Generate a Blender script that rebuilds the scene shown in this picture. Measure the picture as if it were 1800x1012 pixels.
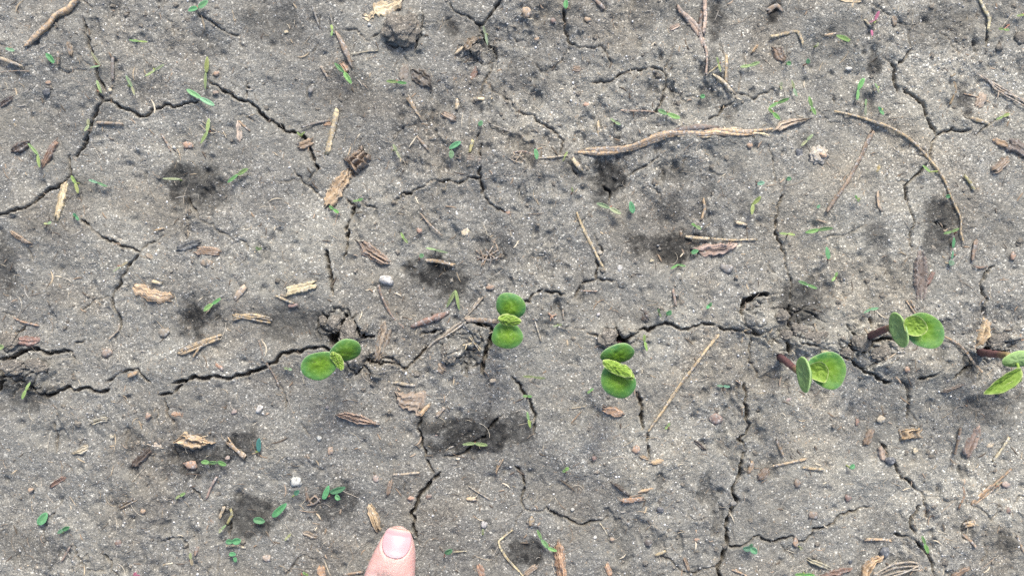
# Cracked sandy soil seen straight down: a row of soybean seedlings, weed sprouts,
# straw, wood chips and stones, and a pointing finger at the bottom edge.
import bpy, bmesh, math
import numpy as np
from mathutils import Vector, Matrix

sc = bpy.context.scene
COL = sc.collection
for o in list(bpy.data.objects):
    bpy.data.objects.remove(o)

# ------------------------------------------------------------------ camera, sky, sun, exposure
MM = 0.001
PX = 0.22                      # millimetres of ground per photograph pixel
CAM_H = 330.0                  # camera height in millimetres
cam_d = bpy.data.cameras.new('camera')
cam = bpy.data.objects.new('camera', cam_d)
COL.objects.link(cam)
cam.location = (0, 0, CAM_H * MM)
cam.rotation_euler = (0, 0, 0)
cam_d.sensor_fit = 'HORIZONTAL'
cam_d.angle_x = 2 * math.atan(900 * PX / CAM_H)
cam_d.clip_start = 0.005
cam_d.clip_end = 200
sc.camera = cam

SUN_EL, SUN_AZ = math.radians(44), math.radians(12)      # light from the top of the picture
w = bpy.data.worlds.new('World')
sc.world = w
w.use_nodes = True
nt = w.node_tree
nt.nodes.clear()
sky = nt.nodes.new('ShaderNodeTexSky')
sky.sky_type = 'NISHITA'
sky.sun_disc = False
sky.sun_elevation = SUN_EL
sky.sun_rotation = SUN_AZ
sky.air_density = 1.0
sky.dust_density = 3.2
sky.ozone_density = 0.6
bg = nt.nodes.new('ShaderNodeBackground')
bg.inputs['Strength'].default_value = 0.09
wo = nt.nodes.new('ShaderNodeOutputWorld')
nt.links.new(sky.outputs[0], bg.inputs[0])
nt.links.new(bg.outputs[0], wo.inputs[0])

sun_d = bpy.data.lights.new('sun', 'SUN')
sun_d.energy = 1.5
sun_d.angle = math.radians(20)
sun_d.color = (1.0, 0.985, 0.925)
sun = bpy.data.objects.new('sun', sun_d)
COL.objects.link(sun)
sdir = Vector((math.sin(SUN_AZ) * math.cos(SUN_EL), math.cos(SUN_AZ) * math.cos(SUN_EL), math.sin(SUN_EL)))
sun.rotation_euler = sdir.to_track_quat('Z', 'Y').to_euler()
sun.location = (0, 0, 3)

vs = sc.view_settings
vs.view_transform = 'Standard'
vs.look = 'None'
vs.gamma = 1.0
vs.use_curve_mapping = False
vs.exposure = 1.72
sc.cycles.max_bounces = 6
sc.cycles.diffuse_bounces = 3
sc.cycles.use_denoising = False

# ------------------------------------------------------------------ coordinates
TX = {'A': 0, 'B': 450, 'C': 900, 'D': 1350}
TY = {'0': 0, '1': 340, '2': 672}
K = 450 / 1339.0


def T(tile, x, y):
    """reading taken in an enlarged tile of the photograph -> photograph pixel"""
    return TX[tile[0]] + x * K, TY[tile[1]] + y * K


def G(px, py, h=0.0):
    """photograph pixel -> ground-plan millimetres for a point h millimetres above the datum"""
    f = PX * (CAM_H - h) / CAM_H
    return (px - 900) * f, (506 - py) * f


ZW = K * PX                     # enlarged-tile unit -> millimetres

# ------------------------------------------------------------------ noise
def _hash(ix, iy, seed):
    n = (ix.astype(np.int64) * 374761393 + iy.astype(np.int64) * 668265263 + seed * 1442695041) & 0xFFFFFFFF
    n = ((n ^ (n >> 13)) * 1274126177) & 0xFFFFFFFF
    n = ((n ^ (n >> 16)) * 2246822519) & 0xFFFFFFFF
    n = n ^ (n >> 15)
    return n.astype(np.float64) / 4294967295.0


def vnoise(x, y, seed=0):
    """smooth value noise, -1..1, unit wavelength"""
    ix, iy = np.floor(x), np.floor(y)
    fx, fy = x - ix, y - iy
    fx = fx * fx * fx * (fx * (fx * 6 - 15) + 10)
    fy = fy * fy * fy * (fy * (fy * 6 - 15) + 10)
    ix, iy = ix.astype(np.int64), iy.astype(np.int64)
    a, b = _hash(ix, iy, seed), _hash(ix + 1, iy, seed)
    c, d = _hash(ix, iy + 1, seed), _hash(ix + 1, iy + 1, seed)
    return 2 * ((a * (1 - fx) + b * fx) * (1 - fy) + (c * (1 - fx) + d * fx) * fy) - 1


def fbm(x, y, wave, octs, seed, gain=0.5):
    s, a, r = 0.0, 1.0, 0.0
    for k in range(octs):
        c, q = math.cos(k * 1.1 + seed), math.sin(k * 1.1 + seed)
        s = s + a * vnoise((x * c - y * q) / wave + 17.3 * k, (x * q + y * c) / wave + 5.1 * k, seed + k)
        r += a
        a *= gain
        wave *= 0.5
    return s / r


def worley(x, y, cell, seed):
    """nearest and second distance (in cells) to scattered points, and the id of the nearest"""
    x, y = x / cell, y / cell
    ix, iy = np.floor(x).astype(np.int64), np.floor(y).astype(np.int64)
    f1 = np.full(x.shape, 9.0)
    f2 = np.full(x.shape, 9.0)
    idv = np.zeros(x.shape)
    for dx in (-1, 0, 1):
        for dy in (-1, 0, 1):
            jx, jy = ix + dx, iy + dy
            px = jx + _hash(jx, jy, seed)
            py = jy + _hash(jx, jy, seed + 7)
            d = np.sqrt((x - px) ** 2 + (y - py) ** 2)
            near = d < f1
            f2 = np.where(near, f1, np.minimum(f2, d))
            idv = np.where(near, _hash(jx, jy, seed + 13), idv)
            f1 = np.where(near, d, f1)
    return f1, f2, idv


def sstep(a, b, x):
    t = np.clip((x - a) / (b - a), 0, 1)
    return t * t * (3 - 2 * t)


rng = np.random.default_rng(11)

# ------------------------------------------------------------------ materials
def new_mat(name):
    m = bpy.data.materials.new(name)
    m.use_nodes = True
    t = m.node_tree
    b = t.nodes['Principled BSDF']
    return m, t, b


def N(t, kind, **kw):
    n = t.nodes.new(kind)
    for k, v in kw.items():
        setattr(n, k, v)
    return n


def ramp(t, src, stops, interp='LINEAR'):
    r = N(t, 'ShaderNodeValToRGB')
    r.color_ramp.interpolation = interp
    while len(r.color_ramp.elements) < len(stops):
        r.color_ramp.elements.new(0.5)
    for e, (p, c) in zip(r.color_ramp.elements, stops):
        e.position = p
        e.color = tuple(c) + (1,) if len(c) == 3 else c
    t.links.new(src, r.inputs[0])
    return r.outputs[0]


def mixc(t, fac, a, b, mode='MIX'):
    m = N(t, 'ShaderNodeMix', data_type='RGBA', blend_type=mode)
    for sock, v in ((0, fac), (6, a), (7, b)):
        if hasattr(v, 'is_linked'):
            t.links.new(v, m.inputs[sock])
        else:
            m.inputs[sock].default_value = v if sock == 0 else (tuple(v) + (1,) if len(v) == 3 else v)
    return m.outputs[2]


def math_n(t, op, a, b=None):
    m = N(t, 'ShaderNodeMath', operation=op)
    for i, v in enumerate((a, b)):
        if v is None:
            continue
        if hasattr(v, 'is_linked'):
            t.links.new(v, m.inputs[i])
        else:
            m.inputs[i].default_value = v
    return m.outputs[0]


def noise_n(t, coord, scale, detail=3, rough=0.55):
    n = N(t, 'ShaderNodeTexNoise')
    n.inputs['Scale'].default_value = scale
    n.inputs['Detail'].default_value = detail
    n.inputs['Roughness'].default_value = rough
    t.links.new(coord, n.inputs['Vector'])
    return n.outputs[0]


def voro(t, coord, scale):
    n = N(t, 'ShaderNodeTexVoronoi')
    n.inputs['Scale'].default_value = scale
    t.links.new(coord, n.inputs['Vector'])
    return n


def soil_material(name, with_attr):
    """sandy loam: mineral grains of mixed grey, white and rusty colour in a darker binder"""
    m, t, b = new_mat(name)
    tc = N(t, 'ShaderNodeTexCoord').outputs['Object']
    v1 = voro(t, tc, 1700)
    v2 = voro(t, tc, 2900)
    sep1 = N(t, 'ShaderNodeSeparateColor')
    t.links.new(v1.outputs['Color'], sep1.inputs[0])
    sep2 = N(t, 'ShaderNodeSeparateColor')
    t.links.new(v2.outputs['Color'], sep2.inputs[0])
    g1 = ramp(t, sep1.outputs[0], [(0.0, (0.085, 0.084, 0.083)), (0.2, (0.118, 0.117, 0.115)), (0.55, (0.155, 0.153, 0.150)),
                                   (0.82, (0.198, 0.195, 0.190)), (0.93, (0.27, 0.266, 0.26)), (0.985, (0.52, 0.515, 0.50))])
    g2 = ramp(t, sep2.outputs[1], [(0.0, (0.08, 0.079, 0.078)), (0.35, (0.125, 0.123, 0.121)), (0.7, (0.168, 0.165, 0.161)),
                                   (0.92, (0.235, 0.231, 0.225)), (0.98, (0.46, 0.455, 0.445))])
    pick = ramp(t, noise_n(t, tc, 420, 2), [(0.40, (0, 0, 0)), (0.60, (1, 1, 1))])
    c = mixc(t, pick, g1, g2)
    # a few rusty and honey-coloured grains
    rusty = ramp(t, sep1.outputs[2], [(0.985, (0, 0, 0)), (0.99, (1, 1, 1))])
    c = mixc(t, math_n(t, 'MULTIPLY', rusty, 0.4), c, (0.30, 0.21, 0.14))
    calm = ramp(t, noise_n(t, tc, 26, 4, 0.6), [(0.42, (0.05, 0.05, 0.05)), (0.62, (0.38, 0.38, 0.38))])
    c = mixc(t, calm, c, (0.158, 0.157, 0.149))        # smooth rain-washed crust between gritty patches
    # broad variation in tone and warmth of the crust
    br = ramp(t, noise_n(t, tc, 22, 4, 0.6), [(0.30, (0.78, 0.77, 0.75)), (0.70, (1.18, 1.17, 1.13))])
    c = mixc(t, 1.0, c, br, 'MULTIPLY')
    wm = ramp(t, noise_n(t, tc, 55, 3, 0.6), [(0.45, (1.0, 1.0, 1.0)), (0.72, (1.0, 0.975, 0.94))])
    c = mixc(t, 1.0, c, wm, 'MULTIPLY')
    c = mixc(t, 1.0, c, (1.0, 0.992, 0.95), 'MULTIPLY')
    if with_attr:
        at = N(t, 'ShaderNodeAttribute', attribute_name='soil')
        sp = N(t, 'ShaderNodeSeparateColor')
        t.links.new(at.outputs['Color'], sp.inputs[0])
        c = mixc(t, sp.outputs[0], c, mixc(t, 1.0, c, (0.10, 0.10, 0.105), 'MULTIPLY'))      # damp humus stains and painted-in hollow shade
        c = mixc(t, sp.outputs[1], c, mixc(t, 1.0, c, (1.46, 1.44, 1.38), 'MULTIPLY'))        # dry pale crust, light gradient painted in
        c = mixc(t, sp.outputs[2], c, mixc(t, 1.0, c, (0.86, 0.78, 0.69), 'MULTIPLY'))        # brown subsoil
    else:
        c = mixc(t, 1.0, c, (0.95, 0.89, 0.84), 'MULTIPLY')
    t.links.new(c, b.inputs['Base Color'])
    b.inputs['Roughness'].default_value = 0.9
    b.inputs['Specular IOR Level'].default_value = 0.25
    h = math_n(t, 'ADD', math_n(t, 'MULTIPLY', v1.outputs['Distance'], -0.7), math_n(t, 'MULTIPLY', v2.outputs['Distance'], -0.35))
    bp = N(t, 'ShaderNodeBump')
    bp.inputs['Strength'].default_value = 0.75
    bp.inputs['Distance'].default_value = 0.00045
    t.links.new(h, bp.inputs['Height'])
    t.links.new(bp.outputs[0], b.inputs['Normal'])
    return m


M_SOIL = soil_material('soil_crust', True)
M_CLOD = soil_material('soil_clod', False)


def soil_tone(t, tc):
    v = voro(t, tc, 2100)
    s = N(t, 'ShaderNodeSeparateColor')
    t.links.new(v.outputs['Color'], s.inputs[0])
    return ramp(t, s.outputs[0], [(0.0, (0.08, 0.079, 0.077)), (0.5, (0.155, 0.152, 0.147)), (0.85, (0.22, 0.216, 0.21)), (0.97, (0.48, 0.47, 0.46))])


def debris_material():
    """dead plant matter: the object's own colour with fibres along the piece"""
    m, t, b = new_mat('dead_plant_matter')
    oi = N(t, 'ShaderNodeObjectInfo')
    at = N(t, 'ShaderNodeAttribute', attribute_name='fib')
    sp = N(t, 'ShaderNodeSeparateColor')
    t.links.new(at.outputs['Color'], sp.inputs[0])
    tc = N(t, 'ShaderNodeTexCoord').outputs['Object']
    f = ramp(t, sp.outputs[0], [(0.0, (0.32, 0.28, 0.25)), (0.35, (0.75, 0.72, 0.68)), (0.7, (1.08, 1.06, 1.02)), (1.0, (1.45, 1.42, 1.35))])
    c = mixc(t, 1.0, oi.outputs['Color'], f, 'MULTIPLY')
    blot = ramp(t, noise_n(t, tc, 500, 4, 0.65), [(0.35, (0.72, 0.68, 0.64)), (0.62, (1.08, 1.07, 1.05))])
    c = mixc(t, 1.0, c, blot, 'MULTIPLY')
    # soil dust stuck to it
    dust = ramp(t, noise_n(t, tc, 900, 3, 0.6), [(0.44, (0, 0, 0)), (0.60, (1, 1, 1))])
    c = mixc(t, math_n(t, 'MULTIPLY', dust, sp.outputs[1]), c, soil_tone(t, tc))
    t.links.new(c, b.inputs['Base Color'])
    b.inputs['Roughness'].default_value = 0.78
    b.inputs['Specular IOR Level'].default_value = 0.3
    bp = N(t, 'ShaderNodeBump')
    bp.inputs['Strength'].default_value = 0.5
    bp.inputs['Distance'].default_value = 0.0003
    t.links.new(noise_n(t, tc, 1600, 2), bp.inputs['Height'])
    t.links.new(bp.outputs[0], b.inputs['Normal'])
    return m


M_DEBRIS = debris_material()


def stone_material():
    m, t, b = new_mat('small_stone')
    oi = N(t, 'ShaderNodeObjectInfo')
    tc = N(t, 'ShaderNodeTexCoord').outputs['Object']
    f = ramp(t, noise_n(t, tc, 700, 4, 0.6), [(0.3, (0.6, 0.58, 0.56)), (0.55, (1.0, 1.0, 1.0)), (0.75, (1.3, 1.28, 1.25))])
    c = mixc(t, 1.0, oi.outputs['Color'], f, 'MULTIPLY')
    dust = ramp(t, noise_n(t, tc, 1000, 3, 0.6), [(0.46, (0, 0, 0)), (0.60, (0.8, 0.8, 0.8))])
    c = mixc(t, dust, c, soil_tone(t, tc))
    t.links.new(c, b.inputs['Base Color'])
    b.inputs['Roughness'].default_value = 0.8
    bp = N(t, 'ShaderNodeBump')
    bp.inputs['Strength'].default_value = 0.5
    bp.inputs['Distance'].default_value = 0.0003
    t.links.new(noise_n(t, tc, 1500, 3), bp.inputs['Height'])
    t.links.new(bp.outputs[0], b.inputs['Normal'])
    return m


M_STONE = stone_material()


def vcol_material(name, attr, rough, bump=0.0, spec=0.3):
    m, t, b = new_mat(name)
    at = N(t, 'ShaderNodeAttribute', attribute_name=attr)
    t.links.new(at.outputs['Color'], b.inputs['Base Color'])
    b.inputs['Roughness'].default_value = rough
    b.inputs['Specular IOR Level'].default_value = spec
    return m


M_GRAIN = vcol_material('sand_grain', 'tone', 0.55, spec=0.4)
M_LITTER = vcol_material('plant_litter', 'tone', 0.85)


def leaf_material(name, kind):
    """kind: cotyledon, leaf (young true leaf), weed, stem"""
    m, t, b = new_mat(name)
    tc = N(t, 'ShaderNodeTexCoord').outputs['Object']
    at = N(t, 'ShaderNodeAttribute', attribute_name='leafmap')       # r: 0 middle .. 1 rim, g: along, b: vein
    sp = N(t, 'ShaderNodeSeparateColor')
    t.links.new(at.outputs['Color'], sp.inputs[0])
    bumpsrc = None
    if kind == 'cotyledon':
        c = ramp(t, sp.outputs[0], [(0.0, (0.13, 0.24, 0.014)), (0.4, (0.092, 0.20, 0.017)), (0.72, (0.062, 0.175, 0.038)), (0.94, (0.072, 0.195, 0.068)), (0.982, (0.18, 0.30, 0.15)), (1.0, (0.30, 0.40, 0.25))])
        mott = ramp(t, noise_n(t, tc, 600, 3), [(0.32, (0.84, 0.88, 0.8)), (0.68, (1.14, 1.08, 1.1))])
        c = mixc(t, 1.0, c, mott, 'MULTIPLY')
        big = ramp(t, noise_n(t, tc, 190, 3, 0.6), [(0.38, (0, 0, 0)), (0.66, (0.45, 0.45, 0.45))])
        c = mixc(t, big, c, (0.165, 0.28, 0.022))
        spk = ramp(t, noise_n(t, tc, 1500, 2, 0.6), [(0.62, (0, 0, 0)), (0.69, (0.75, 0.75, 0.75))])
        c = mixc(t, spk, c, (0.085, 0.11, 0.03))
        flk = ramp(t, noise_n(t, tc, 900, 3, 0.65), [(0.58, (0, 0, 0)), (0.70, (0.55, 0.55, 0.55))])
        c = mixc(t, flk, c, (0.24, 0.36, 0.10))
        bumpsrc, bs, bd = noise_n(t, tc, 420, 3), 0.55, 0.0006
    elif kind == 'under':
        c = ramp(t, sp.outputs[0], [(0.0, (0.21, 0.31, 0.13)), (0.85, (0.19, 0.30, 0.11)), (0.94, (0.22, 0.36, 0.12)), (1.0, (0.34, 0.46, 0.2))])
        mott = ramp(t, noise_n(t, tc, 420, 3, 0.7), [(0.30, (0.45, 0.44, 0.46)), (0.40, (1, 1, 1)), (0.7, (1.08, 1.06, 1.06))])
        c = mixc(t, 1.0, c, mott, 'MULTIPLY')
        bumpsrc, bs, bd = noise_n(t, tc, 900, 2), 0.4, 0.0003
    elif kind == 'leaf':
        c = ramp(t, sp.outputs[0], [(0.0, (0.15, 0.25, 0.03)), (0.8, (0.18, 0.29, 0.045)), (0.92, (0.22, 0.33, 0.07)), (0.97, (0.38, 0.44, 0.17)), (1.0, (0.44, 0.48, 0.22))])
        c = mixc(t, math_n(t, 'MULTIPLY', sp.outputs[2], 0.4), c, (0.36, 0.48, 0.10))
        mott = ramp(t, noise_n(t, tc, 1100, 3), [(0.3, (0.82, 0.85, 0.75)), (0.7, (1.14, 1.1, 1.1))])
        c = mixc(t, 1.0, c, mott, 'MULTIPLY')
        bumpsrc, bs, bd = noise_n(t, tc, 1300, 2), 0.35, 0.0003
    elif kind == 'weed':
        oi = N(t, 'ShaderNodeObjectInfo')
        f = ramp(t, sp.outputs[0], [(0.0, (1.12, 1.1, 1.0)), (0.7, (1, 1, 1)), (1.0, (1.15, 1.2, 1.2))])
        c = mixc(t, 1.0, oi.outputs['Color'], f, 'MULTIPLY')
        mott = ramp(t, noise_n(t, tc, 1500, 2), [(0.3, (0.8, 0.8, 0.8)), (0.7, (1.15, 1.15, 1.15))])
        c = mixc(t, 1.0, c, mott, 'MULTIPLY')
    else:
        c = ramp(t, sp.outputs[1], [(0.0, (0.055, 0.03, 0.035)), (0.75, (0.12, 0.06, 0.06)), (1.0, (0.20, 0.16, 0.07))])
        mott = ramp(t, noise_n(t, tc, 600, 3), [(0.3, (0.7, 0.7, 0.7)), (0.7, (1.3, 1.25, 1.25))])
        c = mixc(t, 1.0, c, mott, 'MULTIPLY')
    t.links.new(c, b.inputs['Base Color'])
    b.inputs['Roughness'].default_value = 0.6
    b.inputs['Specular IOR Level'].default_value = 0.28
    if bumpsrc is not None:
        bp = N(t, 'ShaderNodeBump')
        bp.inputs['Strength'].default_value = bs
        bp.inputs['Distance'].default_value = bd
        t.links.new(bumpsrc, bp.inputs['Height'])
        t.links.new(bp.outputs[0], b.inputs['Normal'])
    if kind != 'stem':
        tr = N(t, 'ShaderNodeBsdfTranslucent')
        t.links.new(mixc(t, 1.0, c, (1.2, 1.25, 0.5), 'MULTIPLY'), tr.inputs[0])
        ms = N(t, 'ShaderNodeMixShader')
        ms.inputs[0].default_value = 0.22
        t.links.new(b.outputs[0], ms.inputs[1])
        t.links.new(tr.outputs[0], ms.inputs[2])
        t.links.new(ms.outputs[0], t.nodes['Material Output'].inputs[0])
    return m


M_COT = leaf_material('cotyledon_green', 'cotyledon')
M_UNDER = leaf_material('cotyledon_underside', 'under')
M_LEAF = leaf_material('young_leaf', 'leaf')
M_WEED = leaf_material('weed_leaf', 'weed')
M_STEM = leaf_material('purple_stem', 'stem')

# ------------------------------------------------------------------ mesh helpers
def mesh_obj(name, V, F, mat, parent=None, smooth=True, attr=None, attr_name='fib', link=True):
    """V in millimetres; F list of faces (or n x 3 / n x 4 array)"""
    V = np.asarray(V, dtype=np.float32) * MM
    me = bpy.data.meshes.new(name)
    if isinstance(F, np.ndarray):
        k = F.shape[1]
        me.vertices.add(len(V))
        me.vertices.foreach_set('co', V.ravel())
        me.loops.add(F.size)
        me.loops.foreach_set('vertex_index', F.astype(np.int32).ravel())
        me.polygons.add(len(F))
        me.polygons.foreach_set('loop_start', np.arange(0, F.size, k, dtype=np.int32))
        me.update(calc_edges=True)
    else:
        me.from_pydata(V.tolist(), [], F)
    if smooth:
        me.polygons.foreach_set('use_smooth', np.ones(len(me.polygons), dtype=bool))
    if attr is not None:
        a = me.attributes.new(attr_name, 'FLOAT_COLOR', 'POINT')
        buf = np.ones((len(V), 4), dtype=np.float32)
        buf[:, :attr.shape[1]] = attr
        a.data.foreach_set('color', buf.ravel())
    if mat is not None:
        me.materials.append(mat)
    o = bpy.data.objects.new(name, me)
    COL.objects.link(o)
    if parent is not None:
        o.parent = parent
    return o


def tag(o, label=None, cat=None, group=None, kind=None):
    if label:
        o['label'] = label
    if cat:
        o['category'] = cat
    if group:
        o['group'] = group
    if kind:
        o['kind'] = kind
    return o


def empty(name, x, y, z):
    o = bpy.data.objects.new(name, None)
    o.empty_display_size = 0.003
    o.location = (x * MM, y * MM, z * MM)
    COL.objects.link(o)
    return o


def grid_faces(nu, nv, off=0, wrap=False):
    u, v = np.meshgrid(np.arange(nu - 1), np.arange(nv if wrap else nv - 1), indexing='ij')
    u, v = u.ravel(), v.ravel()
    v2 = (v + 1) % nv
    return np.stack([u * nv + v, (u + 1) * nv + v, (u + 1) * nv + v2, u * nv + v2], 1) + off
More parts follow.
